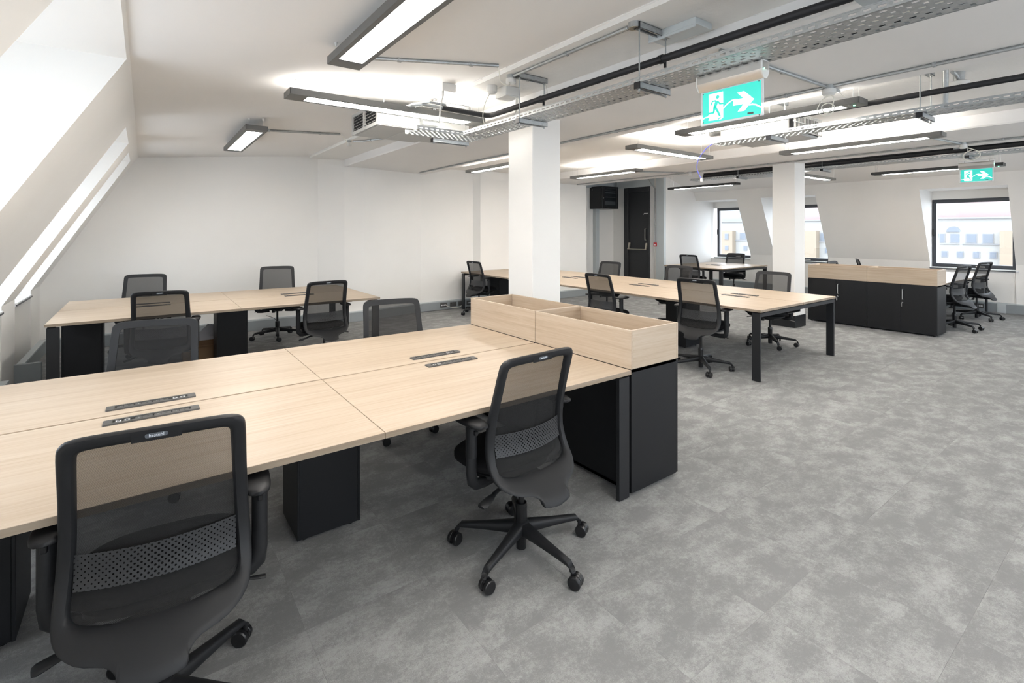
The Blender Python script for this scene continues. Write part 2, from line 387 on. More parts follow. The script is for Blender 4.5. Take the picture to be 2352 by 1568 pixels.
# trunking that serves as skirting
def run(path, h, d, name, par=None, sgn=1):
    mb = MB(); up = MB()
    for (a, b) in zip(path[:-1], path[1:]):
        a, b = Vector(a), Vector(b); t = (b - a).normalized(); n = Vector((t.y, -t.x)) * sgn
        q = [a, b, b + n * d, a + n * d]; mb.prism([tuple(p) for p in q], 2, .004, h)
        q = [a, b, b + n * (d + .004), a + n * (d + .004)]; up.prism([tuple(p) for p in q], 2, h - .016, h + .002)
    o = build(name, mb, M['trunk'], par, smooth=0)
    if par is None: o['kind'] = 'structure'; ORG[o] = Vector((0, 0, 0))
    build('top_lip', up, M['steel'], o, smooth=0)
    return o
bb = run([(-1.0, 8.48), (2.30, 8.48), (2.69, 8.33), (3.02, 8.33), (4.2, 8.58), (5.36, 8.58), (5.44, 8.42), (8.42, 8.42)], .17, .055, 'baseboard_back')
br_ = run([(12.85, 7.9), (12.85, YN)], .185, .055, 'baseboard_right')
bf = run([(10.95, 7.95), (12.8, 7.95)], .17, .055, 'baseboard_far')
bl = run([(xl(.84), YN), (xl(.84), 6.35)], .17, .055, 'baseboard_left')
run([(xl(.84), 6.98), (xl(.84), 8.45)], .17, .055, 'baseboard_left', bl)
build('trunking_box', MB().box(xl(.84), 6.93, .004, -.84, 6.98, .19), M['trunk'], bl, bevel=.004)
for y in (2.02, -.6, 4.4): build('joint_cover', MB().box(12.785, y - .06, .002, 12.85, y + .06, .19), M['steel'], br_, bevel=.002)
for x in (2.70, 6.9): build('joint_cover', MB().box(x - .05, 8.33 - .062 if x < 3 else 8.355, .003, x + .05, 8.33 if x < 3 else 8.42, .175), M['steel'], bb, bevel=.002)

# square columns
for nm, x0, x1, y0, y1 in (('column_1', 2.90, 3.25, 3.60, 3.98), ('column_2', 8.22, 8.56, 3.64, 3.99)):
    c = struct(nm, MB().box(x0, y0, 0, x1, y1, 2.62 if nm == 'column_1' else 2.92), M['wall'], bevel=.006); ORG[c] = Vector((0, 0, 0))
    build('skirting', MB().box(x0 - .012, y0 - .012, .002, x1 + .012, y1 + .012, .19), M['legs'], c, bevel=.003)

# steel framing and door in the recess
st = struct('trim_1', MB().box(10.70, 8.02, 2.70, 10.75, 9.68, 2.90).box(8.42, 9.62, 2.70, 10.75, 9.68, 2.90), M['steel'], bevel=.004); ORG[st] = Vector()
build('post', MB().box(10.66, 7.90, 0, 10.75, 8.14, 2.90), M['steel'], st, bevel=.006)
build('post', MB().box(9.93, 9.56, 0, 10.06, 9.68, 2.70), M['steel'], st, bevel=.006)
build('post', MB().box(10.69, 8.15, 0, 10.74, 8.22, 2.90), M['whitep'], st, bevel=.01, label='white boxed-in pipe')
build('splice_plate', MB().box(10.69, 9.50, 2.69, 10.70, 9.58, 2.92), M['galv'], st, bevel=.002)
dr = struct('door_1')
build('door_frame', MB().box(10.72, 8.39, 0, 10.86, 8.44, 2.71).box(10.72, 9.13, 0, 10.86, 9.26, 2.71).box(10.72, 8.44, 2.58, 10.86, 9.13, 2.71), M['door'], dr, bevel=.004)
build('door_leaf', MB().box(10.77, 8.44, .01, 10.82, 9.13, 2.58), M['door'], dr, bevel=.003)
ph = build('panic_bar', MB().tube([(10.70, 8.50, 1.03), (10.70, 9.12, 1.03)], .012, 10), M['brushed'], dr)
for y in (8.52, 9.10): build('pivot_arm', MB().prism([(y - .02, 1.02), (y + .02, 1.02), (y - .01, 1.20), (y - .05, 1.20)], 0, 10.70, 10.76), M['brushed'], ph, bevel=.006)
build('door_handle', MB().tube([(10.76, 8.54, 1.28), (10.72, 8.54, 1.28), (10.72, 8.54, 1.58), (10.76, 8.54, 1.58)], .010, 8), M['brushed'], dr)
build('door_closer', MB().box(10.755, 8.46, 1.98, 10.77, 8.60, 2.0), M['chrome'], dr)
build('lock_cylinder', MB().cyl((10.77, 8.60, 1.97), (10.74, 8.60, 1.97), .012), M['chrome'], dr)

# ================================================================== DESKS
def bench(label, x0, x1, y0, y1, axis, seams, midat=None, end_gap=True, endbox=None, boxat=None, group=None, frames=(1, 1), mods=(0, 0)):
    """axis 0: long side along x, 1: along y.  Two facing rows of tops with a gap between them."""
    root = thing('bench_desk', label, 'desk', ((x0 + x1) / 2, (y0 + y1) / 2, 0), 0, group)
    oak, edge = (M['oak_x'], M['edge']) if axis == 0 else (M['oak_y'], M['edge_y'])
    T = .73; th = .025; g = .008
    def bx(mb, a0, b0, z0, a1, b1, z1):   # a along the bench, b across
        return mb.box(a0, b0, z0, a1, b1, z1) if axis == 0 else mb.box(b0, a0, z0, b1, a1, z1)
    A0, A1, B0, B1 = (x0, x1, y0, y1) if axis == 0 else (y0, y1, x0, x1)
    mid = midat or (B0 + B1) / 2
    cuts = [A0] + seams + [A1]
    tops = []
    for r, (b0, b1) in enumerate(((B0, mid - g), (mid + g, B1))):
        for i in range(len(cuts) - 1):
            a0, a1 = cuts[i] + (.0012 if i else 0), cuts[i + 1] - (.0012 if i < len(cuts) - 2 else 0)
            mb = MB(); bx(mb, a0, b0, T - th, a1, b1, T)
            o = build('desktop', mb, oak, root, bevel=.0012, smooth=0); tops.append((o, r, i))
            e = MB(); s = -.0006 if r == 0 else .0006; bb0 = b0 if r == 0 else b1
            bx(e, a0 + .001, bb0 - .0006, T - th + .001, a1 - .001, bb0 + .0006, T - .001)
            for aa, on in ((a0, i == 0), (a1, i == len(cuts) - 2)):
                if on: bx(e, aa - .0006, b0 + .001, T - th + .001, aa + .0006, b1 - .001, T - .001)
            build('edge_band', e, edge, o, smooth=0)
    # metal portal frames at both ends
    for ei, A in enumerate((A0 + .01, A1 - .01)):
        if not frames[ei]: continue
        s = 1 if ei == 0 else -1
        f = MB(); bx(f, A, B0 + .02, .655, A + s * .03, B1 - .02, .695); bx(f, A, B0 + .10, .695, A + s * .03, B1 - .10, .699)
        fo = build('end_frame', f, M['legs'], root, bevel=.002)
        for b, sb in ((B0 + .005, 1), (B1 - .005, -1)):
            l = MB(); bx(l, A, b, .004, A + s * .085, b + sb * .026, .695)
            build('leg', l, M['legs'], root, bevel=.002)
        for b in (B0 + .25, mid - .2, mid + .2, B1 - .25):
            sp = MB(); bx(sp, A + s * .004, b - .025, .695, A + s * .028, b + .025, .706); build('spacer', sp, M['legs'], fo, smooth=0)
    # rails along both rows, cable tray with cables in the middle
    rl = MB()
    for b in (B0 + .32, B1 - .35): bx(rl, A0 + .04, b, .665, A1 - .04, b + .03, .703)
    build('rail', rl, M['legs'], root, bevel=.002)
    tr = MB(); bx(tr, A0 + .1, mid - .15, .60, A1 - .1, mid + .15, .606); bx(tr, A0 + .1, mid - .155, .60, A1 - .1, mid - .15, .65); bx(tr, A0 + .1, mid + .15, .60, A1 - .1, mid + .155, .65)
    ct = build('cable_tray', tr, M['legs'], root, smooth=0)
    for s_ in range(3 * (len(cuts) - 1)):
        a = A0 + .2 + (A1 - A0 - .5) * random.random(); b = mid + random.uniform(-.12, .12); L = random.uniform(.3, .6)
        pts = [(a + L * t / 8, b + .05 * sin(t * 1.7 + s_), .625 + .02 * sin(t * 2.3 + s_ * 2) - (.05 * sin(pi * t / 8) if s_ % 3 == 0 else 0)) for t in range(9)]
        if axis: pts = [(p[1], p[0], p[2]) for p in pts]
        build('cable', MB().tube(pts, .004, 6), M['gloss'] if s_ % 3 else M['ivory'], ct, local=False)
    # cable-riser boxes under the seams
    for a, b in (boxat or []):
        for_x, for_y = (a, b)
        mb = MB().box(for_x, for_y, .018, for_x + .012, for_y + .31, .655).box(for_x + .298, for_y, .018, for_x + .31, for_y + .31, .655)
        mb.box(for_x + .012, for_y + .002, .018, for_x + .298, for_y + .012, .655).box(for_x + .012, for_y + .298, .018, for_x + .298, for_y + .308, .655)
        mb.box(for_x + .012, for_y + .012, .018, for_x + .298, for_y + .298, .03)
        p = build('riser_box', mb, M['black'], root, bevel=.0015)
        gl = MB()
        for dx in (.04, .27):
            for dy in (.04, .27): gl.cyl((for_x + dx, for_y + dy, .0), (for_x + dx, for_y + dy, .02), .009, 8).cyl((for_x + dx, for_y + dy, .0), (for_x + dx, for_y + dy, .006), .014, 10)
        build('glide', gl, M['gloss'], p)
    # socket strips
    for i in range(len(cuts) - 1):
        ac = (cuts[i] + cuts[i + 1]) / 2
        for r in (0, 1):
            L, Wd = .34, .062
            off = mods[r]
            a0 = ac - L / 2 + off; bc = mid - .108 if r == 0 else mid + .100
            fl = -1 if r else 1
            def rr(z, ins, a_0=a0, b_c=bc):
                out = []
                rd = .008
                for (cx, cy, s0) in ((a_0 + L - ins - rd, b_c + Wd / 2 - ins - rd, 0), (a_0 + ins + rd, b_c + Wd / 2 - ins - rd, 90), (a_0 + ins + rd, b_c - Wd / 2 + ins + rd, 180), (a_0 + L - ins - rd, b_c - Wd / 2 + ins + rd, 270)):
                    for q in range(4): an = R(s0 + q * 30); out.append((cx + rd * cos(an), cy + rd * sin(an)))
                return [((p[0], p[1], z) if axis == 0 else (p[1], p[0], z)) for p in out]
            # frame ring: outer loop, top loop, inner opening, recess floor
            def rect(z, ax, bx_):
                xs = [(a0 + L - ax, bc + bx_), (a0 + ax, bc + bx_), (a0 + ax, bc - bx_), (a0 + L - ax, bc - bx_)]
                out = []
                for c_ in range(4):
                    for q in range(4): out.append(xs[c_])
                return [((p[0], p[1], z) if axis == 0 else (p[1], p[0], z)) for p in out]
            loops = [rr(T - .001, 0), rr(T + .0065, .001), rect(T + .0065, .032, .017), rect(T + .0002, .034, .016)]
            v = [p for l in loops for p in l]; n = 16; f = []
            for q in range(3):
                for k_ in range(n): f.append((q * n + k_, q * n + (k_ + 1) % n, (q + 1) * n + (k_ + 1) % n, (q + 1) * n + k_))
            mb = MB(); mb.add(v, f if axis == 0 else [q[::-1] for q in f]); b0 = MB(); bx(b0, a0 + .033, bc - .0165, T - .001, a0 + L - .033, bc + .0165, T + .0012)
            pm = build('socket_strip', mb, M['module'], root, smooth=30)
            build('recess', b0, M['dark'], pm, smooth=0)
            # modules: three sockets and two ports, ports on opposite ends of the two rows
            sk = MB(); pin = MB(); prt = MB()
            for q in range(3):
                s0 = (a0 + .040 + q * .066) if r else (a0 + L - .040 - .060 - q * .066)
                bx(sk, s0, bc - .0145, T, s0 + .060, bc + .0145, T + .0045)
                for (da, db, sa, sb) in ((.044, 0, .004, .0018), (.024, .007, .0018, .0035), (.024, -.007, .0018, .0035)):
                    bx(pin, s0 + da - sa, bc + db - sb, T + .0045, s0 + da + sa, bc + db + sb, T + .0049)
                bx(prt, s0 + .012, bc - .001, T + .0045, s0 + .0145, bc + .0015, T + .0050)
            for q in range(2):
                s0 = (a0 + L - .094 + q * .029) if r else (a0 + .040 + q * .029)
                bx(sk, s0, bc - .0145, T, s0 + .024, bc + .0145, T + .004)
                bx(prt, s0 + .004, bc - .008, T + .004, s0 + .020, bc + .008, T + .0048)
                bx(pin, s0 + .007, bc - .005, T + .0048, s0 + .017, bc + .004, T + .0054)
            build('socket_module', sk, M['module'], pm, smooth=0); build('pin_hole', pin, M['dark'], pm, smooth=0); build('port', prt, M['port'], pm, smooth=0, label='white data port')
    return root
MAIN = bench('long oak-topped bench desk nearest the camera, ending at the storage unit with planter boxes', -.705, 2.245, 1.885, 3.635, 0, [.77], boxat=[(.60, 2.565), (-.69, 2.565)], frames=(1, 1), mods=(0, 0), group='bench desks')
LEFT = bench('oak-topped bench desk in front of the blank back wall on the left', -.68, 2.29, 5.765, 7.50, 0, [.81], boxat=[(.655, 6.44), (-.64, 6.44)], mods=(0, 0), group='bench desks')
MID = bench('longest oak-topped bench desk, running back behind the white column to the wall', 4.98, 6.78, 2.53, 8.40, 1, [4.0, 5.47, 6.93], midat=5.92, boxat=[(5.66, 3.85), (5.66, 8.08)], mods=(0, 0), group='bench desks')
FAR = bench('small oak-topped bench desk by the far corner window', 9.75, 11.62, 5.75, 7.22, 1, [], mods=(0, 0), group='bench desks')
RIGHT = bench('bench desk lit by the big right window, behind the low black cupboards', 9.64, 12.56, 2.16, 3.86, 0, [11.10], boxat=[], mods=(0, 0), group='bench desks')

# ------------------------------------------------------------------ low cupboards and their planter boxes
def cupboard(label, x0, x1, y0, y1, front, locky, group):
    root = thing('low_cupboard', label, 'cupboard', ((x0 + x1) / 2, (y0 + y1) / 2, 0), 0, group)
    H = .731; t = .018; s = -1 if front < 0 else 1
    xf = x0 if s < 0 else x1; xb = x1 if s < 0 else x0
    xi = xf - s * .02
    mb = MB().box(xi, y0, .02, xb, y0 + t, H).box(xi, y1 - t, .02, xb, y1, H).box(xb, y0 + t, .02, xb - s * -.0 + (-t if s < 0 else t), y1 - t, H)
    mb.box(xi, y0 + t, .02, xb, y1 - t, .04).box(xi, y0, H - t, xb, y1, H)
    build('carcass', mb, M['black'], root, bevel=.0015)
    build('shelf', MB().box(xi - s * .01, y0 + t, .37, xb + s * .02, y1 - t, .388), M['black'], root, smooth=0)
    gl = MB()
    for x in (x0 + .04, x1 - .04):
        for y in (y0 + .04, y1 - .04): gl.cyl((x, y, 0), (x, y, .02), .015, 10)
    build('glide', gl, M['gloss'], root)
    ym = (y0 + y1) / 2
    for k_, (a, b) in enumerate(((y0 + .0015, ym - .0015), (ym + .0015, y1 - .0015))):
        d = build('door', MB().box(xi, a, .022, xf, b, H - .003), M['black'], root, bevel=.0015)
        if k_ == locky:
            yh = ym - .028 if k_ == 0 else ym + .028
            h = MB().tube([(xf, yh, .655), (xf + s * .024, yh, .655), (xf + s * .024, yh, .505), (xf, yh, .505)], .006, 8, sy=1.6)
            build('door_handle', h, M['alu'], d)
            yl = yh + (.004)
            build('lock', MB().cyl((xf, yl, .455), (xf + s * .012, yl, .455), .012, 14), M['chrome'], d)
            build('key', MB().box(xf + s * .012, yl - .002, .448, xf + s * .034, yl + .002, .462).box(xf + s * .028, yl - .001, .395, xf + s * .030, yl + .012, .45), M['chrome'], d, bevel=.001)
    return root
def planter(label, x0, x1, y0, y1, group):
    root = thing('planter_box', label, 'planter', ((x0 + x1) / 2, (y0 + y1) / 2, .732), 0, group)
    z0, z1, t = .732, .955, .018
    o = M['oak_y']
    for (a, b) in ((x0, x0 + t), (x1 - t, x1)): build('side_panel', MB().box(a, y0, z0, b, y1, z1), o, root, bevel=.0012, smooth=0)
    for (a, b) in ((y0, y0 + t), (y1 - t, y1)): build('end_panel', MB().box(x0 + t, a, z0, x1 - t, b, z1), M['oak_x'], root, bevel=.0012, smooth=0)
    build('bottom_panel', MB().box(x0 + t, y0 + t, z0, x1 - t, y1 - t, z0 + .018), o, root, smooth=0)
    return root
cupboard('black low cupboard under the nearer planter box at the end of the main desk', 2.250, 2.690, 1.888, 2.759, 1, 0, 'low cupboards by the main desk')
cupboard('black low cupboard under the farther planter box, beside the white column', 2.250, 2.690, 2.763, 3.632, 1, 0, 'low cupboards by the main desk')
planter('empty oak planter box nearest the camera, on the end of the main desk storage', 2.248, 2.692, 1.888, 2.759, 'planter boxes by the main desk')
planter('empty oak planter box touching the foot of the white column', 2.248, 2.692, 2.763, 3.632, 'planter boxes by the main desk')
cupboard('black low cupboard with silver handle, right one of the pair facing the aisle', 9.13, 9.575, 2.105, 2.965, -1, 0, 'low cupboards facing the aisle')
cupboard('black low cupboard with silver handle, left one of the pair facing the aisle', 9.13, 9.575, 2.968, 3.828, -1, 0, 'low cupboards facing the aisle')
planter('oak planter box on the right-hand aisle cupboard', 9.128, 9.578, 2.105, 2.965, 'planter boxes facing the aisle')
planter('oak planter box on the left-hand aisle cupboard', 9.128, 9.578, 2.968, 3.828, 'planter boxes facing the aisle')

# ================================================================== OFFICE CHAIR
def lerp_tab(tab, z):
    if z >= tab[0][0]: return tab[0][1]
    for (a, va), (b, vb) in zip(tab, tab[1:]):
        if z >= b:
            u = (z - b) / (a - b); u = u * u * (3 - 2 * u) if False else u
            return vb + (va - vb) * u
    return tab[-1][1]
DT = [(.99, .140), (.93, .124), (.86, .102), (.78, .078), (.70, .056), (.62, .044), (.56, .044), (.50, .060), (.46, .084), (.42, .122), (.39, .162), (.36, .204), (.32, .238), (.30, .24)]
def depth(s, z):
    c = .030 * max(0, 1 - abs(z - .56) / .42) + .012
    return -(lerp_tab(DT, z) + c * (1 - min(1, (s / .235) ** 2)) - .012)
def catmull(P, n):
    out = []
    for i in range(len(P) - 1):
        p0, p1, p2, p3 = P[max(i - 1, 0)], P[i], P[i + 1], P[min(i + 2, len(P) - 1)]
        for k_ in range(n):
            t = k_ / n
            out.append(tuple(.5 * ((2 * p1[j]) + (-p0[j] + p2[j]) * t + (2 * p0[j] - 5 * p1[j] + 4 * p2[j] - p3[j]) * t * t + (-p0[j] + 3 * p1[j] - 3 * p2[j] + p3[j]) * t ** 3) for j in (0, 1)))
    out.append(P[-1]); return out
OUTL = [(0, .974), (.11, .974), (.188, .969), (.217, .952), (.225, .915), (.229, .79), (.236, .65), (.243, .53), (.243, .465), (.228, .418), (.176, .388), (.108, .375), (.082, .358), (.074, .332), (0, .322)]
INL = [(0, .934), (.10, .933), (.160, .930), (.178, .922), (.183, .898), (.188, .79), (.195, .64), (.202, .53), (.204, .480), (.197, .456), (.176, .444), (.130, .437), (.08, .433), (.04, .432), (0, .431)]
def frame_mesh():
    o = catmull(OUTL, 3); i_ = catmull(INL, 3)
    o = o + [(-a, b) for a, b in o[::-1][1:-1]]; i_ = i_ + [(-a, b) for a, b in i_[::-1][1:-1]]
    n = len(o)
    # section from outer edge over the back to the inner lip and along the front
    sec = [(0, 0), (.03, -.010), (.12, -.016), (.35, -.018), (.6, -.017), (.80, -.015), (.90, -.008), (.97, .000), (1.0, .008), (.97, .012), (.6, .010), (.3, .009), (.05, .008)]
    mb = MB(); v = []
    for (t, dy) in sec:
        for k_ in range(n):
            s = o[k_][0] + (i_[k_][0] - o[k_][0]) * t; z = o[k_][1] + (i_[k_][1] - o[k_][1]) * t
            v.append((s, depth(s, z) + dy, z))
    m = len(sec); f = []
    for q in range(m):
        for k_ in range(n): f.append((q * n + k_, ((q + 1) % m) * n + k_, ((q + 1) % m) * n + (k_ + 1) % n, q * n + (k_ + 1) % n))
    return mb.add(v, f)
def rounded_pad(cx, cy, cz, lx, ly, lz, e=4.0, n=28, crown=.0, m=7):
    """super-elliptic cushion"""
    mb = MB(); v = []; f = []
    for j in range(m + 1):
        a = -pi / 2 + pi * j / m; k_ = abs(cos(a)) ** .45; h = (1 if sin(a) > 0 else -1) * abs(sin(a)) ** .8
        for i in range(n):
            t = 2 * pi * i / n; c, s = cos(t), sin(t)
            x = (1 if c > 0 else -1) * abs(c) ** (2 / e) * lx / 2 * k_; y = (1 if s > 0 else -1) * abs(s) ** (2 / e) * ly / 2 * k_
            v.append((cx + x, cy + y, cz + h * lz / 2 + crown * (1 - (x / lx * 2) ** 2) * (1 if h > 0 else 0)))
    for j in range(m):
        for i in range(n): f.append((j * n + i, j * n + (i + 1) % n, (j + 1) * n + (i + 1) % n, (j + 1) * n + i))
    f += [tuple(range(n))[::-1], tuple(m * n + i for i in range(n))]
    return mb.add(v, f)
def text_mesh(s, size, ext=.0004):
    cu = bpy.data.curves.new('t', 'FONT'); cu.body = s; cu.size = size; cu.extrude = ext; cu.align_x = 'CENTER'; cu.align_y = 'CENTER'; cu.resolution_u = 3
    o = bpy.data.objects.new('t', cu); COL.objects.link(o); dg = bpy.context.evaluated_depsgraph_get(); me = o.evaluated_get(dg).to_mesh()
    mb = MB(); mb.add([v.co[:] for v in me.vertices], [tuple(p.vertices) for p in me.polygons]); o.evaluated_get(dg).to_mesh_clear(); bpy.data.objects.remove(o)
    return mb
def make_chair():
    root = thing('office_chair', 'x', 'chair')
    # upper group sits on a swivelling empty-free frame; everything is a direct part
    fr = build('back_frame', frame_mesh(), M['plastic'], root, smooth=50)
    zb = .954
    pl = MB().grid(lambda u, v: ((u - .5) * .118, depth((u - .5) * .118, .937 + .033 * v) - .0185, .937 + .033 * v), 6, 3)
    build('badge_plate', pl, M['plastic'], fr, smooth=40)
    bd = MB(); n = 10
    pts = [(.021 + .0062 * cos(R(a)), zb - .001 + .0062 * sin(R(a))) for a in range(-90, 91, 18)] + [(-.021 + .0062 * cos(R(a)), zb - .001 + .0062 * sin(R(a))) for a in range(90, 271, 18)]
    yb = depth(0, zb) - .0200
    bd.prism(pts, 1, yb - .0008, yb + .002); build('badge', bd, M['badge'], fr, smooth=0, label='grey oval maker badge')
    tx = text_mesh('bestuhl', .0125); tx.v = [(a, yb - .0012 - c, zb - .001 + b) for a, b, c in tx.v]
    build('badge_lettering', tx, M['badge_txt'], fr, smooth=0, label='small pale lettering')
    def wi(z):
        tab = [(.94, .174), (.90, .186), (.80, .192), (.66, .199), (.54, .206), (.48, .208), (.425, .19)]
        return lerp_tab(tab, z)
    build('back_mesh', MB().grid(lambda u, v: ((2 * u - 1) * wi(.424 + .514 * v), depth((2 * u - 1) * wi(.424 + .514 * v), .424 + .514 * v) + .009, .424 + .514 * v), 14, 20), M['mesh'], root, smooth=60)
    def lum(u, v, dy):
        s = (2 * u - 1) * .200; z = .520 + .098 * v - .0 * (1 - (2 * u - 1) ** 2)
        return (s, depth(s, z) - .004 - .012 * (1 - (2 * u - 1) ** 2) + dy, z)
    build('lumbar_support', MB().grid(lambda u, v: lum(u, v, 0), 20, 5), M['perf'], root, smooth=60)
    # seat
    st_ = build('seat', rounded_pad(0, .122, .452, .50, .355, .075, 3.2, 36, .008), M['seat'], root, smooth=60)
    build('seat_pan', rounded_pad(0, .10, .405, .42, .30, .05, 3.0, 24), M['plastic'], st_, smooth=60)
    build('fabric_label', MB().box(.246, .05, .440, .2490, .075, .452), M['badge_txt'], st_, smooth=0)
    # mechanism, yoke to the back, levers
    me = MB().box(-.075, -.12, .345, .075, .10, .392).box(-.055, -.225, .340, .055, -.10, .372)
    mc = build('mechanism', me, M['plastic'], root, bevel=.010, seg=2)
    build('tension_knob', MB().cyl((.05, .12, .335), (.05, .12, .385), .022, 14), M['gloss'], mc)
    def paddle(s):
        mb = MB(); mb.tube([(s * .06, -.02, .372), (s * .17, -.035, .362), (s * .20, -.04, .355)], [.010, .009, .010], 8)
        mb.tube([(s * .195, -.04, .356), (s * .23, -.048, .348), (s * .275, -.058, .338), (s * .285, -.060, .336)], [.010, .022, .026, .018], 10, sy=.35); return mb
    build('lever', paddle(-1), M['plastic'], mc, smooth=50)
    build('lever', MB().tube([(.06, .03, .37), (.17, .03, .36), (.24, .03, .352)], .005, 6).tube([(.235, .03, .353), (.29, .03, .343)], [.009, .011], 8, sy=.5), M['plastic'], mc, smooth=50)
    # arms
    for s in (-1, 1):
        p = [(s * .10, .03, .392), (s * .20, .03, .385), (s * .246, .03, .390), (s * .266, .03, .408), (s * .272, .03, .45), (s * .272, .03, .64)]
        a = build('armrest', MB().tube(p, [.018, .019, .021, .021, .020, .020], 12, sy=1.25), M['plastic'], root, smooth=50)
        build('arm_sleeve', MB().tube([(s * .272, .03, .52), (s * .272, .03, .655)], .024, 12, sy=1.2), M['plastic'], a, smooth=50)
        build('arm_pad', rounded_pad(s * .264, .055, .672, .085, .235, .028, 3.0, 24, .002), M['pad'], a, smooth=60)
        build('height_button', MB().box(s * .272 - .008, -.012, .625, s * .272 + .008, .004, .645), M['gloss'], a, bevel=.002)
    # column and five-star base
    col = build('gas_lift', MB().cyl((0, 0, .02), (0, 0, .12), .0245, 20).cyl((0, 0, .12), (0, 0, .225), .028, 20).cyl((0, 0, .225), (0, 0, .385), .0145, 14), M['gloss'], root, smooth=40)
    build('lift_collar', MB().tube([(0, 0, .215), (0, 0, .235)], [.029, .026], 20), M['gloss'], col, smooth=30)
    base = MB().tube([(0, 0, .088), (0, 0, .10), (0, 0, .140), (0, 0, .148)], [.040, .046, .040, .032], 24)
    for k_ in range(5):
        a = R(-90 + 72 * k_ + 4); ca, sa = cos(a), sin(a); path = []; rs = []
        prof = [(.02, .118, .030, .030), (.07, .114, .026, .026), (.16, .106, .0205, .0195), (.25, .098, .0165, .0150), (.300, .093, .0150, .0135), (.318, .084, .0145, .0145), (.322, .066, .0125, .0125)]
        v = []; f = []; n = 12
        for q, (r_, z, hw, hh) in enumerate(prof):
            for i in range(n):
                t = 2 * pi * i / n; cc, ss = cos(t), sin(t); e = 2 / 3.2
                u = (1 if cc > 0 else -1) * abs(cc) ** e * hw; w = (1 if ss > 0 else -1) * abs(ss) ** e * hh
                if q < 5: P_ = (r_, u, z + w)
                elif q == 5: P_ = (r_ - w * .7, u, z + w * .7)
                else: P_ = (r_ - w, u, z)
                v.append((P_[0] * ca - P_[1] * sa, P_[0] * sa + P_[1] * ca, P_[2]))
        for q in range(len(prof) - 1):
            for i in range(n): f.append((q * n + i, (q + 1) * n + i, (q + 1) * n + (i + 1) % n, q * n + (i + 1) % n))
        f += [tuple((len(prof) - 1) * n + i for i in range(n))[::-1]]
        base.add(v, f)
    build('star_base', base, M['plastic'], root, smooth=50)
    for k_ in range(5):
        a = R(-90 + 72 * k_ + 4); cx, cy = .322 * cos(a), .322 * sin(a); d = a + R([20, -50, 110, 65, 160][k_]); u = Vector((cos(d), sin(d), 0)); w = Vector((-sin(d), cos(d), 0))
        c = Vector((cx, cy, 0)) + u * .014
        mb = MB().cyl((cx, cy, .045), (cx, cy, .074), .0085, 10)
        # hood between the wheels
        hood = [Vector((c.x, c.y, .0295)) + u * (.0285 * cos(R(t))) + Vector((0, 0, .0285 * sin(R(t)))) for t in range(-10, 191, 20)]
        v = [p + w * .006 for p in hood] + [p - w * .006 for p in hood]; n = len(hood)
        mb.add(v, [tuple(range(n))[::-1], tuple(range(n, 2 * n))] + [(i, (i + 1) % n, n + (i + 1) % n, n + i) for i in range(n)])
        cs = build('caster', mb, M['gloss'], root, smooth=40)
        for s in (-1, 1):
            a0 = Vector((c.x, c.y, .0292)) + w * s * .008; wh = MB().tube([a0, a0 + w * s * .002, a0 + w * s * .015, a0 + w * s * .019, a0 + w * s * .0195], [.0272, .0292, .0292, .0255, .0225], 24)
            build('wheel', wh, M['tyre'], cs, smooth=35)
    return root
UPPER = ('back_frame', 'back_mesh', 'lumbar_support', 'seat', 'mechanism', 'armrest')
CH = [  # x, y, yaw, lift, label, group
 (.045, 1.882, -6, .0, 'large black mesh office chair in the left foreground, back to the camera', 'chairs at the main desk'),
 (1.450, 1.885, 4, .0, 'black mesh office chair in the centre foreground, its whole star base in view', 'chairs at the main desk'),
 (.04, 3.71, 168, .0, 'left of the two black chairs on the far side of the main desk', 'chairs at the main desk'),
 (1.57, 3.645, 170, .01, 'black chair on the far side of the main desk, just left of the planter boxes', 'chairs at the main desk'),
 (.14, 5.762, -8, .0, 'black mesh chair, near left end of the desk by the back wall', 'chairs at the back left desk'),
 (1.64, 5.79, 3, .0, 'black mesh chair, near right of the desk by the back wall', 'chairs at the back left desk'),
 (.0, 7.80, 170, .0, 'left chair against the back wall, only its back showing above the desk', 'chairs at the back left desk'),
 (1.54, 7.74, 169, .04, 'right chair against the back wall, its star base showing under the desk', 'chairs at the back left desk'),
 (4.97, 7.74, -88, .0, 'black chair at the far end of the long desk, left of the white column', 'chairs at the long desk'),
 (4.86, 4.54, -90, .0, 'black mesh office chair just right of the white column, back to the aisle', 'chairs at the long desk'),
 (4.962, 3.19, -82, .035, 'black mesh chair at the aisle side of the long desk, full base in view', 'chairs at the long desk'),
 (6.77, 6.25, 98, -.01, 'black office chair in front of the wall cabinet, across the long desk', 'chairs at the long desk'),
 (6.765, 4.79, 97, .0, 'black office chair across the long desk, middle one of three facing the camera', 'chairs at the long desk'),
 (6.76, 3.31, 96, .0, 'black office chair across the long desk, nearest one, left of the second column', 'chairs at the long desk'),
 (9.755, 6.50, -90, .03, 'black mesh office chair at the aisle side of the small far desk', 'chairs at the far desk'),
 (11.64, 6.58, 96, .0, 'black office chair beneath the far corner window', 'chairs at the far desk'),
 (10.15, 2.13, -9, .02, 'black office chair at the right window desk, beside the low cupboards', 'chairs at the right window desk'),
 (11.64, 2.15, -12, .02, 'black chair under the big right window, the farther of the two there', 'chairs at the right window desk'),
 (10.70, 3.93, 180, -.03, 'black office chair almost hidden behind the left aisle planter box, wide back edge showing', 'chairs at the right window desk'),
 (12.00, 3.94, 205, -.03, 'black office chair half hidden behind the aisle planter boxes, turned slightly aside', 'chairs at the right window desk')]
proto = make_chair()
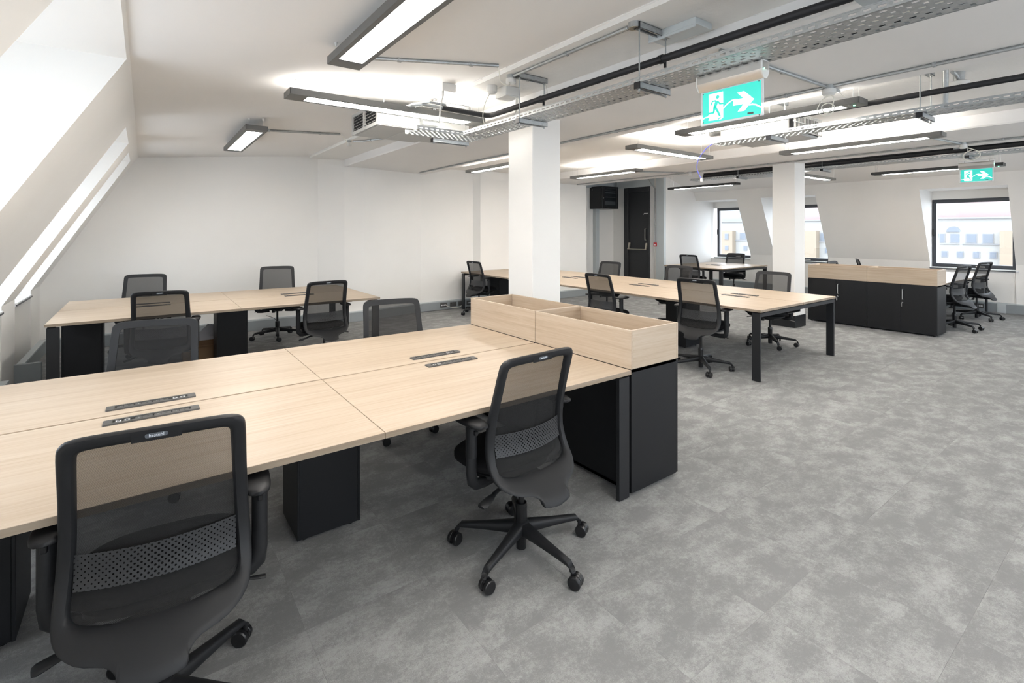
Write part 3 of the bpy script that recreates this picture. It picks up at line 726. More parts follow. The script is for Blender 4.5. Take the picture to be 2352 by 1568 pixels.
for i, (x, y, yaw, lift, lab, grp) in enumerate(CH):
    c = proto if i == 0 else copy_tree(proto)
    c.location = (x, y, 0); c.rotation_euler = (0, 0, R(yaw)); c['label'] = lab; c['group'] = grp
    for ch in c.children:
        if ch.name.split('.')[0] in UPPER: ch.location.z = min(lift, .005) if ch.name.startswith('armrest') else lift
        elif ch.name.startswith(('star_base', 'caster')):
            pass
    random.seed(i * 3 + 1)
    if i > 1:
        sp = random.uniform(-36, 36)
        for ch in c.children:
            if ch.name.startswith(('star_base', 'caster', 'gas_lift')): ch.rotation_euler.z = R(sp)
    else:
        for ch in c.children:
            if ch.name.startswith(('star_base', 'caster', 'gas_lift')): ch.rotation_euler.z = R((-15.5, -2.5)[i])

# ================================================================== LUMINAIRES
def ceil_z(x, y=0):
    if x < 2.17: return 2.526 + (x + .063) * (.219 / 2.233)
    if x < 2.69: return 2.71
    if x < 4.31: return 2.60
    if x < 6.95: return 2.735
    if x < 8.43: return 2.60
    return 2.90 if x < 10.9 else 2.90 - (x - 10.9) * .2957
def luminaire(label, x0, x1, y0, y1, z, up=True, group='linear ceiling lights', dark=False, h=.045, led=False):
    root = thing('linear_ceiling_light', label, 'ceiling light', ((x0 + x1) / 2, (y0 + y1) / 2, z), 0, group)
    ax = 0 if (x1 - x0) > (y1 - y0) else 1
    m = M['lampdark'] if dark else M['lamp']; t = .003; s = .028 # side width of the underside frame
    e = .13 # blind ends of the underside
    mb = MB()
    mb.box(x0, y0, z, x0 + t, y1, z + h).box(x1 - t, y0, z, x1, y1, z + h).box(x0, y0, z, x1, y0 + t, z + h).box(x0, y1 - t, z, x1, y1, z + h)
    ex, ey = (e, s) if ax == 0 else (s, e)
    mb.box(x0 + t, y0 + t, z, x0 + ex, y1 - t, z + .003).box(x1 - ex, y0 + t, z, x1 - t, y1 - t, z + .003)
    mb.box(x0 + ex, y0 + t, z, x1 - ex, y0 + ey, z + .003).box(x0 + ex, y1 - ey, z, x1 - ex, y1 - t, z + .003)
    if not up: mb.box(x0 + t, y0 + t, z + h - .004, x1 - t, y1 - t, z + h)
    build('housing', mb, m, root, smooth=0)
    build('diffuser', MB().box(x0 + ex + .0005, y0 + ey + .0005, z + .0015, x1 - ex - .0005, y1 - ey - .0005, z + .006), M['down'], root, smooth=0)
    if up:
        uh = z + h - .016
        ux, uy = (.10, .03) if ax == 0 else (.03, .10)
        build('gear_tray', MB().box(x0 + t, y0 + t, z + .008, x1 - t, y1 - t, z + .012), M['whitep'], root, smooth=0)
        build('upper_diffuser', MB().box(x0 + ux, y0 + uy, z + .014, x1 - ux, y1 - uy, uh), M['up'], root, smooth=0)
    pts = [(x0 + .05, (y0 + y1) / 2 - .06), (x0 + .05, (y0 + y1) / 2 + .06), (x1 - .05, (y0 + y1) / 2 - .06), (x1 - .05, (y0 + y1) / 2 + .06)] if ax == 0 else \
          [((x0 + x1) / 2 - .06, y0 + .05), ((x0 + x1) / 2 + .06, y0 + .05), ((x0 + x1) / 2 - .06, y1 - .05), ((x0 + x1) / 2 + .06, y1 - .05)]
    for (px, py) in pts:
        zc_ = ceil_z(px, py)
        w = build('suspension_wire', MB().cyl((px, py, z + h - .012), (px, py, zc_ - .015), .0013, 6), M['galv'], root)
        build('ceiling_cup', MB().tube([(px, py, zc_ - .022), (px, py, zc_ + .002)], [.005, .009], 10), M['whitep'], w)
    if led: build('indicator', MB().cyl((x1 - .09, y0 + .06, z + .001), (x1 - .09, y0 + .06, z - .004), .008, 10), M['led'], root)
    return root
luminaire('large lit linear light overhead at the top of the picture, the nearest one', .86, 1.05, 1.36, 2.975, 2.50, up=False)
luminaire('linear light casting a bright pool on the ceiling, before the fan coil unit', .83, 2.48, 3.76, 3.95, 2.50)
luminaire('small-looking linear light close under the ceiling at the far left', .78, .975, 5.32, 6.95, 2.50, up=False)
luminaire('linear light half hidden behind the white column', 4.34, 4.50, 5.45, 7.18, 2.50)
luminaire('linear light above the wall cabinet, right of the white column', 6.42, 6.60, 5.30, 6.85, 2.50)
luminaire('linear light seen end-on, running away to the right between column and fan coil unit', 4.63, 6.21, 3.80, 3.98, 2.50)
luminaire('linear light directly under the near exit sign, green indicator at its end', 4.34, 4.51, 1.46, 3.08, 2.50, led=True)
luminaire('linear light below the second beam, in front of the second column', 6.52, 6.70, 1.47, 3.08, 2.50)
luminaire('linear light peeping out behind the second column', 8.75, 10.20, 3.80, 3.95, 2.45)
luminaire('black linear light hung on wires near the far door, over the small far desk', 9.45, 9.62, 5.30, 6.90, 2.45, dark=True)
luminaire('black linear light hung in front of the far slope, running behind the far exit sign', 9.72, 9.90, 1.52, 3.10, 2.45, dark=True, led=True)
# unseen lights added behind the camera for fill, repeating the visible layout
for (a, b, c, d, l_) in ((.86, 1.05, -2.3, -.7, 'left'), (4.34, 4.51, -2.4, -.8, 'middle'), (6.52, 6.70, -2.4, -.8, 'right'), (9.72, 9.9, -2.4, -.8, 'rightmost'), (.83, 2.48, -.2, -.0, 'crosswise')):
    luminaire('%s added linear light, unseen, behind the camera' % l_, a, b, c, d, 2.50, up=a > 1, group='added lights behind the camera')

# ================================================================== CABLE TRAYS, PIPES, CONDUIT
def tray(label, x0, x1, y0, y1, z, h=.034, fill=0, lid=None):
    """perforated galvanised tray running along y"""
    root = thing('cable_tray', label, 'cable tray', ((x0 + x1) / 2, (y0 + y1) / 2, z), 0)
    t = .0025; P = .05; n = int((y1 - y0) / P)
    def side(x, name):
        mb = MB(); mb.box(x, y0, z, x + t, y1, z + .012).box(x, y0, z + .021, x + t, y1, z + h).box(x - .003 if x < x0 + .01 else x, y0, z + h - .004, x + t + (0 if x < x0 + .01 else .003), y1, z + h)
        for i in range(n + 1): mb.box(x, y0 + i * P, z + .012, x + t, min(y1, y0 + i * P + .020), z + .021)
        build(name, mb, M['galv'], root, smooth=0)
    side(x0, 'side_flange'); side(x1 - t, 'side_flange')
    mb = MB(); Wd = x1 - x0 - 2 * t; rows = 6; cw = Wd / rows
    for r in range(rows + 1): mb.box(x0 + t + r * cw - .0085, y0, z, x0 + t + r * cw + .0085, y1, z + t)
    for r in range(rows):
        off = P / 2 if r % 2 else 0
        for i in range(n):
            a = y0 + i * P + off
            mb.box(x0 + t + r * cw + .0085, a, z, x0 + t + (r + 1) * cw - .0085, min(a + P - (.016 if r % 2 else .024), y1), z + t)
    build('tray_floor', mb, M['galv'], root, smooth=0)
    for i in range(fill):
        xx = x0 + .02 + (x1 - x0 - .04) * i / max(1, fill - 1)
        pts = [(xx + .006 * sin(k_ * .9 + i), y0 + (y1 - y0) * k_ / 20, z + .010 + .003 * sin(k_ + i * 2)) for k_ in range(21)]
        build('cable', MB().tube(pts, .005, 6), M['ivory'] if i % 2 else M['gloss'], root)
    return root
def bracket(label, x0, x1, y, zl, zt, rods=None, group='tray hangers'):
    root = thing('tray_hanger', label, 'bracket', ((x0 + x1) / 2, y, zl), 0, group)
    def chan(z):
        mb = MB().box(x0, y - .020, z, x1, y - .0175, z + .036).box(x0, y + .0175, z, x1, y + .020, z + .036).box(x0, y - .020, z + .034, x1, y + .020, z + .036)
        return mb.box(x0, y - .020, z, x1, y - .011, z + .0025).box(x0, y + .011, z, x1, y + .020, z + .0025)
    build('lower_channel', chan(zl - .037), M['galv'], root, smooth=0); build('upper_channel', chan(zt - .037), M['galv'], root, smooth=0)
    for s, zz in ((0, zl - .037), (1, zt - .037)):
        build('end_cap', MB().box(x0 - .003, y - .021, zz - .001, x0 + .004, y + .021, zz + .037), M['gloss'], root, bevel=.001)
    for x in (rods or (x0 + .02, x1 - .02)):
        build('threaded_rod', MB().cyl((x, y, zl - .05), (x, y, zt - .03), .004, 8).cyl((x, y, zl - .046), (x, y, zl - .038), .008, 6).cyl((x, y, zt - .045), (x, y, zt - .037), .008, 6), M['galv'], root)
    return root
tray('galvanised cable tray over the aisle, the nearest one, passing the white column', 2.26, 2.50, .20, 3.78, 2.37, fill=3)
t1 = thing('cable_tray', 'short galvanised cable tray turning off to the fan coil unit on the left', 'cable tray', (2.1, 3.9, 2.37))
mb = MB(); t = .0025
for y in (3.78, 4.02 - t):
    mb.box(1.82, y, 2.37, 2.50, y + t, 2.382).box(1.82, y, 2.391, 2.50, y + t, 2.404)
    for i in range(14): mb.box(1.82 + i * .05, y, 2.382, 1.82 + i * .05 + .024, y + t, 2.391)
build('side_flange', mb, M['galv'], t1, smooth=0)
mb = MB()
for r in range(9): mb.box(1.82, 3.782 + r * .029, 2.37, 2.50, 3.789 + r * .029, 2.3725)
for r in range(8):
    for i in range(13):
        a = 1.82 + i * .05 + (.025 if r % 2 else 0); mb.box(a, 3.789 + r * .029, 2.37, min(a + .033, 2.5), 3.811 + r * .029, 2.3725)
build('tray_floor', mb, M['galv'], t1, smooth=0)
for i in range(4): build('cable', MB().tube([(1.85, 3.83 + i * .04, 2.385), (2.1, 3.84 + i * .04, 2.39), (2.3, 3.85 + i * .03, 2.384), (2.40, 3.70, 2.386)], .005, 6), M['ivory'], t1)
bracket('galvanised hanger frame holding tray and pipe, close to the white column', 2.24, 2.52, 2.96, 2.37, 2.708)
bracket('galvanised hanger frame holding tray and pipe, nearest to the exit sign', 2.24, 2.52, 1.84, 2.37, 2.708)
bracket('galvanised hanger frame at the corner where the tray meets the fan coil unit', 2.10, 2.48, 4.06, 2.37, 2.708)
pp = thing('insulated_pipe', 'thick black insulated pipe above the nearest cable tray, bent towards the fan coil unit', 'pipe', (2.45, 2, 2.54))
build('pipe_run', MB().tube([(2.50, -3.5, 2.55), (2.47, .2, 2.545), (2.45, 3.58, 2.54)] + [(2.45 - .07 * (1 - cos(R(a))), 3.58 + .07 * sin(R(a)), 2.54) for a in (30, 60, 90)] + [(1.98, 3.65, 2.545)], .022, 14), M['pipe'], pp)
build('bare_pipe', MB().tube([(1.99, 3.65, 2.545), (1.80, 3.655, 2.548), (1.76, 3.70, 2.548), (1.72, 3.98, 2.54)], .017, 12).tube([(1.99, 3.60, 2.56), (1.84, 3.60, 2.56), (1.80, 3.66, 2.56), (1.79, 3.98, 2.55)], .010, 10), M['galv'], pp)
for y in (1.84, 2.96): build('pipe_clip', MB().tube([(2.462, y - .012, 2.543), (2.462, y + .012, 2.543)], .027, 16).cyl((2.495, y, 2.50), (2.495, y, 2.57), .009, 8), M['gloss'], pp)

def conduit(label, path, r=.012, clips=(), group=None, m='galv'):
    root = thing('conduit', label, 'conduit', path[0], 0, group)
    build('tube', MB().tube(path, r, 10), M[m], root)
    for c in clips:
        x, y, z = c
        build('saddle_clip', MB().cyl((x, y, z + .018), (x, y, z - .003), .009, 8).box(x - .015, y - .010, z - r - .003, x + .015, y + .010, z + r + .002), M['galv'], root, bevel=.003)
    return root
def jbox(label, x, y, z, r=.034, h=.03, lid='galv', group='round conduit boxes', loop=None):
    root = thing('conduit_box', label, 'junction box', (x, y, z), 0, group)
    build('box_body', MB().tube([(x, y, z), (x, y, z - h)], r, 20), M['galv'], root)
    if lid == 'rose': build('ceiling_rose', MB().tube([(x, y, z - h), (x, y, z - h - .030), (x, y, z - h - .045)], [r * 1.15, r * 1.15, r * .8], 20), M['whitep'], root)
    else: build('box_lid', MB().tube([(x, y, z - h), (x, y, z - h - .003)], r * .92, 20), M['brushed'], root)
    return root
def cable(label, pts, r=.0035, m='ivory', group='loose flex cables'):
    P = [Vector(p) for p in pts]; out = []
    for i in range(len(P) - 1):
        p0, p1, p2, p3 = P[max(i - 1, 0)], P[i], P[i + 1], P[min(i + 2, len(P) - 1)]
        for k_ in range(6):
            t = k_ / 6; out.append(.5 * ((2 * p1) + (p2 - p0) * t + (2 * p0 - 5 * p1 + 4 * p2 - p3) * t * t + (3 * p1 - p0 - 3 * p2 + p3) * t ** 3))
    out.append(P[-1]); o = build('cable', MB().tube(out, r, 6), M[m]); return tag(o, label, 'cable', group)
cz = lambda x: ceil_z(x) - .013
conduit('steel conduit on the smooth ceiling between the nearest light and the round box', [(1.06, 3.12, cz(1.06)), (2.06, 2.95, cz(2.06))], clips=[(1.35, 3.07, cz(1.35)), (1.85, 2.985, cz(1.85))])
conduit('steel conduit along the rough plaster strip, from round box to round box', [(2.24, 3.00, 2.695), (2.24, 1.90, 2.695)], clips=[(2.24, 2.42, 2.695)])
conduit('short steel conduit stub from the round box towards the tray hanger', [(2.27, 3.03, 2.695), (2.50, 2.99, 2.695)], clips=[(2.38, 3.01, 2.695)])
jbox('round steel box with white rose where the ceiling conduits meet', 2.24, 3.04, 2.71, lid='rose')
jbox('round steel box with brass lid at the near end of the plaster-strip conduit', 2.24, 1.86, 2.71)
cable('white flex looping from the conduit end to the round box', [(2.06, 2.95, 2.71), (2.07, 2.95, 2.66), (2.09, 2.97, 2.62), (2.13, 2.97, 2.60), (2.17, 2.97, 2.605), (2.20, 3.0, 2.63), (2.22, 3.03, 2.65)])
cable('white flex hanging from the conduit stub down to the tray', [(2.50, 2.99, 2.695), (2.53, 2.97, 2.66), (2.54, 2.98, 2.56), (2.50, 3.05, 2.46), (2.42, 3.2, 2.42), (2.36, 3.35, 2.385)])
conduit('conduit by the small light at the far left, pointing right', [(.98, 5.95, cz(.98)), (1.93, 6.15, cz(1.93) - .0)], clips=[(1.1, 5.975, cz(1.1)), (1.68, 6.10, cz(1.68))])
conduit('bent conduit running under the fan coil unit', [(2.20, 6.45, 2.695), (2.30, 6.35, 2.695), (2.45, 6.0, 2.695), (2.50, 5.85, 2.695), (2.50, 5.2, 2.695)], clips=[(2.35, 6.23, 2.695), (2.50, 5.6, 2.695)])
jbox('small round box beside the bent conduit at the far left', 2.16, 6.50, 2.71, r=.03, lid='rose')
cable('white flex between far left conduit and its round box', [(1.93, 6.15, 2.715), (1.97, 6.18, 2.69), (2.03, 6.24, 2.66), (2.09, 6.38, 2.65), (2.13, 6.46, 2.66)])
conduit('long steel conduit under the first beam', [(4.05, 8.3, 2.587), (4.05, -3.5, 2.587)], clips=[(4.05, y, 2.587) for y in (.95, 1.86, 2.65, 3.6, 5.2, 6.8)])
conduit('steel conduit crossing the first beam from the tray to the box', [(2.72, 1.62, 2.587), (4.02, 1.57, 2.587)], clips=[(3.42, 1.595, 2.587)])
jbox('round box with white rose under the first beam', 4.06, 1.56, 2.60, r=.04, lid='rose')
conduit('short conduit stub feeding the light near the exit sign', [(4.09, 1.56, 2.587), (4.24, 1.56, 2.587)])
cable('white flex coiled under the round box on the first beam', [(4.06, 1.56, 2.53), (4.04, 1.60, 2.49), (4.03, 1.625, 2.43), (4.05, 1.60, 2.385), (4.07, 1.55, 2.39), (4.08, 1.53, 2.44), (4.06, 1.56, 2.47), (4.04, 1.60, 2.45), (4.05, 1.585, 2.40), (4.07, 1.55, 2.42), (4.07, 1.53, 2.50), (4.07, 1.55, 2.53)], r=.004)
cable('thin feed flex from conduit stub to the light near the exit sign', [(4.24, 1.56, 2.587), (4.29, 1.55, 2.56), (4.36, 1.52, 2.54)], r=.002)
conduit('long steel conduit under the second beam', [(8.0, 8.3, 2.587), (8.0, -3.5, 2.587)], clips=[(8.0, y, 2.587) for y in (1.25, 2.3, 3.95, 5.6)])
conduit('conduit branching across the second beam to the far light', [(6.72, 6.0, 2.587), (7.95, 5.45, 2.587)])
conduit('conduit branching across the second beam to the right-hand light', [(7.0, 1.75, 2.587), (7.97, 1.62, 2.587)])
jbox('round box on the second beam, far one', 8.0, 5.36, 2.60, lid='rose')
jbox('round box on the second beam, right-hand one', 8.0, 1.60, 2.60, lid='rose')
cable('white flex ring under the right-hand box on the second beam', [(8.0, 1.58, 2.54), (8.0, 1.52, 2.51), (8.0, 1.46, 2.47), (8.0, 1.45, 2.42), (8.0, 1.50, 2.38), (8.0, 1.56, 2.38), (8.0, 1.60, 2.42), (8.0, 1.58, 2.47), (8.0, 1.52, 2.50)], r=.006)
jbox('round box with ring cable peeping out left of the white column', 4.06, 4.62, 2.60, r=.036, lid='rose')
cable('white flex ring left of the white column head', [(4.03, 4.62, 2.54), (4.02, 4.67, 2.51), (4.02, 4.68, 2.47), (4.03, 4.63, 2.46), (4.04, 4.60, 2.49), (4.04, 4.62, 2.53)])
tag(build('smoke_detector', MB().tube([(4.0, 4.80, 2.60), (4.0, 4.80, 2.585), (4.0, 4.80, 2.56)], [.035, .035, .022], 16), M['whitep']), 'small white ceiling sensor left of the white column', 'sensor')
# second and third trays
tray('galvanised cable tray in the second bay, in front of the caged fan coil unit', 4.50, 4.72, -3.0, 2.78, 2.385, fill=2)
bracket('black-capped hanger frame of the second tray, upper right', 4.50, 4.80, 1.14, 2.385, 2.733, group='second bay hangers')
bracket('small hanger of the second tray beside the caged fan coil unit', 4.50, 4.84, 2.22, 2.385, 2.733, group='second bay hangers')
p2 = thing('insulated_pipe', 'thick black insulated pipe above the second cable tray', 'pipe', (4.53, 0, 2.52))
build('pipe_run', MB().tube([(4.56, -3.5, 2.52), (4.55, .3, 2.52), (4.53, 2.0, 2.52)], .021, 14), M['pipe'], p2)
build('bare_pipe', MB().tube([(4.62, 1.02, 2.73), (4.63, 1.02, 2.66), (4.66, 1.03, 2.40)], .017, 12), M['galv'], p2)
sd = thing('smoke_detector', 'round white detector with a dust cover hanging above the second tray', 'smoke detector', (4.98, 1.02, 2.66))
build('detector_base', MB().tube([(4.98, 1.02, 2.735), (4.98, 1.02, 2.66)], .035, 18), M['galv'], sd)
build('dust_cover', MB().tube([(4.98, 1.02, 2.665), (4.98, 1.02, 2.655), (4.98, 1.02, 2.62), (4.98, 1.02, 2.605)], [.05, .065, .065, .05], 20), M['whitep'], sd)
build('feed_bend', MB().tube([(4.80, 1.02, 2.70), (4.88, 1.02, 2.70), (4.95, 1.02, 2.68)], .012, 10), M['galv'], sd)
cable('thin blue cable hanging in a long curve from the end of the second tray', [(4.56, 2.80, 2.395), (4.60, 2.90, 2.36), (4.63, 3.00, 2.27), (4.63, 3.02, 2.18), (4.63, 2.99, 2.10), (4.63, 2.97, 2.07)], r=.004, m='bluec')
tag(build('cable_plug', MB().box(4.622, 2.960, 2.035, 4.638, 2.980, 2.072), M['whitep'], bevel=.002), 'small white plug on the end of the thin blue cable', 'plug')
tray('far galvanised cable tray beyond the second column, carrying dark pipework', 8.72, 8.95, -3.0, 5.85, 2.52, fill=2)
p3 = thing('insulated_pipe', 'bundle of black pipes lying along the far cable tray', 'pipe', (8.9, 1, 2.6))
for dx, dz in ((0, 0), (.06, .012), (.03, .05)):
    build('pipe_run', MB().tube([(8.80 + dx, -3.0, 2.605 + dz), (8.80 + dx, 1.4, 2.605 + dz), (8.81 + dx, 3.2, 2.59 + dz), (8.80 + dx, 5.6, 2.59 + dz)], .026, 12), M['pipe'], p3)
for y, l_ in ((.55, 'far tray hanger at the right picture edge, beyond the small exit sign'), (1.70, 'far tray hanger beside the small galvanised box'), (3.45, 'far tray hanger just right of the second column'), (4.85, 'far tray hanger just left of the second column')): bracket(l_, 8.70, 9.02, y, 2.52, 2.898, group='far tray hangers')
tag(build('galvanised_box', MB().box(8.80, 1.72, 2.575, 8.95, 1.86, 2.66), M['galv'], bevel=.004), 'small galvanised box sitting on the far cable tray', 'box')

# ================================================================== FAN COIL UNITS
a = thing('fan_coil_unit', 'white ceiling fan coil unit with two slatted grilles, left of the white column', 'air conditioner', (1.9, 4.35, 2.43))
build('casing', MB().box(1.60, 4.06, 2.435, 2.24, 4.70, 2.62).box(2.24, 4.10, 2.44, 2.52, 4.66, 2.60), M['ductw'], a, bevel=.004)
build('bottom_panel', MB().box(1.61, 4.07, 2.430, 1.90, 4.69, 2.435), M['ductw'], a, bevel=.001)
build('bottom_panel', MB().box(1.905, 4.07, 2.430, 2.235, 4.69, 2.435), M['ductw'], a, bevel=.001)
gr = build('grille_frame', MB().box(1.585, 4.06, 2.43, 1.60, 4.70, 2.46).box(1.585, 4.06, 2.595, 1.60, 4.70, 2.622).box(1.585, 4.06, 2.46, 1.60, 4.09, 2.595).box(1.585, 4.67, 2.46, 1.60, 4.70, 2.595).box(1.585, 4.36, 2.46, 1.60, 4.40, 2.595), M['ductw'], a, smooth=0)
build('grille_recess', MB().box(1.5985, 4.09, 2.46, 1.5995, 4.67, 2.595), M['dark'], gr, smooth=0)
for y0_, y1_ in ((4.09, 4.36), (4.40, 4.67)):
    for i in range(5): build('slat', MB().prism([(1.586, 2.470 + i * .026), (1.598, 2.478 + i * .026), (1.598, 2.481 + i * .026), (1.586, 2.473 + i * .026)], 1, y0_, y1_), M['ductw'], gr, smooth=0)
for x in (1.66, 2.16):
    for y in (4.10, 4.66): build('hanger_rod', MB().cyl((x, y, 2.62), (x, y, ceil_z(x) + .005), .004, 8), M['galv'], a)
build('side_box', MB().box(1.98, 3.99, 2.47, 2.14, 4.06, 2.57), M['galv'], a, bevel=.003)
b = thing('fan_coil_unit', 'fan coil unit with open wire cage end, in the second bay behind the tray', 'air conditioner', (5.0, 2.45, 2.42))
build('casing', MB().box(4.70, 2.14, 2.435, 5.32, 2.80, 2.60), M['ductw'], b, bevel=.004)
for (p, q) in ((2.15, 2.35), (2.355, 2.57), (2.575, 2.79)): build('bottom_panel', MB().box(4.71, p, 2.430, 5.31, q, 2.435), M['ductw'], b, bevel=.001)
build('coil', MB().box(4.72, 2.128, 2.45, 5.30, 2.139, 2.59), M['dark'], b, smooth=0)
cg = MB()
for i in range(25): cg.box(4.715 + i * .0242, 2.10, 2.445, 4.719 + i * .0242, 2.104, 2.60)
for z in (2.445, 2.52, 2.596): cg.box(4.71, 2.096, z, 5.31, 2.104, z + .006)
for x in (4.71, 5.304):
    for z in (2.445, 2.596): cg.box(x, 2.10, z, x + .006, 2.14, z + .006)
build('wire_cage', cg, M['whitep'], b, smooth=0)
build('flexible_hose', MB().tube([(4.80, 2.72, 2.61), (4.74, 2.78, 2.60), (4.70, 2.86, 2.56), (4.74, 2.92, 2.53), (4.84, 2.90, 2.55), (4.98, 2.78, 2.57)], .028, 14), M['ductw'], b, smooth=60)
for x in (4.76, 5.26):
    for y in (2.2, 2.74): build('hanger_rod', MB().cyl((x, y, 2.60), (x, y, 2.74), .004, 8), M['galv'], b)
c = thing('fan_coil_unit', 'fan coil unit with a dark side behind the far tray, left of the second column', 'air conditioner', (9.3, 4.9, 2.5))
build('casing', MB().box(9.02, 4.35, 2.56, 9.70, 5.30, 2.78), M['galv'], c, bevel=.004)
build('dark_side_panel', MB().box(9.00, 4.35, 2.565, 9.02, 5.15, 2.76), M['dark'], c, bevel=.002)
for x in (9.1, 9.6):
    for y in (4.4, 5.2): build('hanger_rod', MB().cyl((x, y, 2.78), (x, y, 2.91), .004, 8), M['galv'], c)

# plates and boxes under the ceiling
tag(build('steel_channel', MB().box(2.44, 1.60, 2.672, 2.60, 1.92, 2.7095).box(2.44, 1.60, 2.655, 2.446, 1.92, 2.672), M['steel'], bevel=.003), 'flat grey steel plate fixed to the ceiling strip above the pipe', 'metal plate')
u = thing('control_box', 'grey metal box cut off by the top edge, beside the black pipe', 'control box', (2.3, .5, 2.5))
build('case', MB().box(2.13, .28, 2.50, 2.535, .835, 2.62), M['steel'], u, bevel=.006)
build('cover_screw', MB().cyl((2.51, .81, 2.502), (2.51, .81, 2.497), .006, 8), M['galv'], u)
build('hanger_rod', MB().cyl((2.3, .4, 2.62), (2.3, .4, 2.72), .004).cyl((2.3, .75, 2.62), (2.3, .75, 2.72), .004), M['galv'], u)
w = thing('white_sounder', 'round white unit on the ceiling beside the square white box', 'sounder', (2.28, 3.35, 2.7))
build('base', MB().tube([(2.28, 3.36, 2.71), (2.28, 3.36, 2.66), (2.28, 3.36, 2.645)], [.045, .045, .03], 20), M['whitep'], w)
cable('white cable from the round ceiling unit down to the tray', [(2.27, 3.37, 2.65), (2.25, 3.42, 2.56), (2.26, 3.46, 2.47), (2.30, 3.48, 2.385)])
w = thing('adaptable_box', 'square white plastic junction box on the plaster strip', 'junction box', (2.42, 3.35, 2.7))
build('box_body', MB().box(2.35, 3.26, 2.63, 2.49, 3.40, 2.71), M['whitep'], w, bevel=.006)
build('box_lid', MB().box(2.347, 3.257, 2.622, 2.493, 3.403, 2.634), M['whitep'], w, bevel=.003)
for k_ in range(3): cable('%s of three white cables dropping from the square box to the tray' % ('left', 'middle', 'right')[2 - k_], [(2.46 + .01 * k_, 3.27, 2.62), (2.47 + .008 * k_, 3.29, 2.53), (2.46 - .01 * k_, 3.30, 2.46), (2.45 - .02 * k_, 3.33, 2.385)], group='three cables from the square box')
w = thing('adaptable_box', 'small white box above the fan coil unit', 'junction box', (1.95, 3.65, 2.7))
build('box_body', MB().box(1.93, 3.55, 2.66, 2.06, 3.68, 2.73), M['whitep'], w, bevel=.006)
build('cable_gland', MB().cyl((1.95, 3.58, 2.62), (1.95, 3.58, 2.66), .012).tube([(1.95, 3.58, 2.62), (1.94, 3.60, 2.54), (1.95, 3.64, 2.42)], .007, 8), M['whitep'], w)

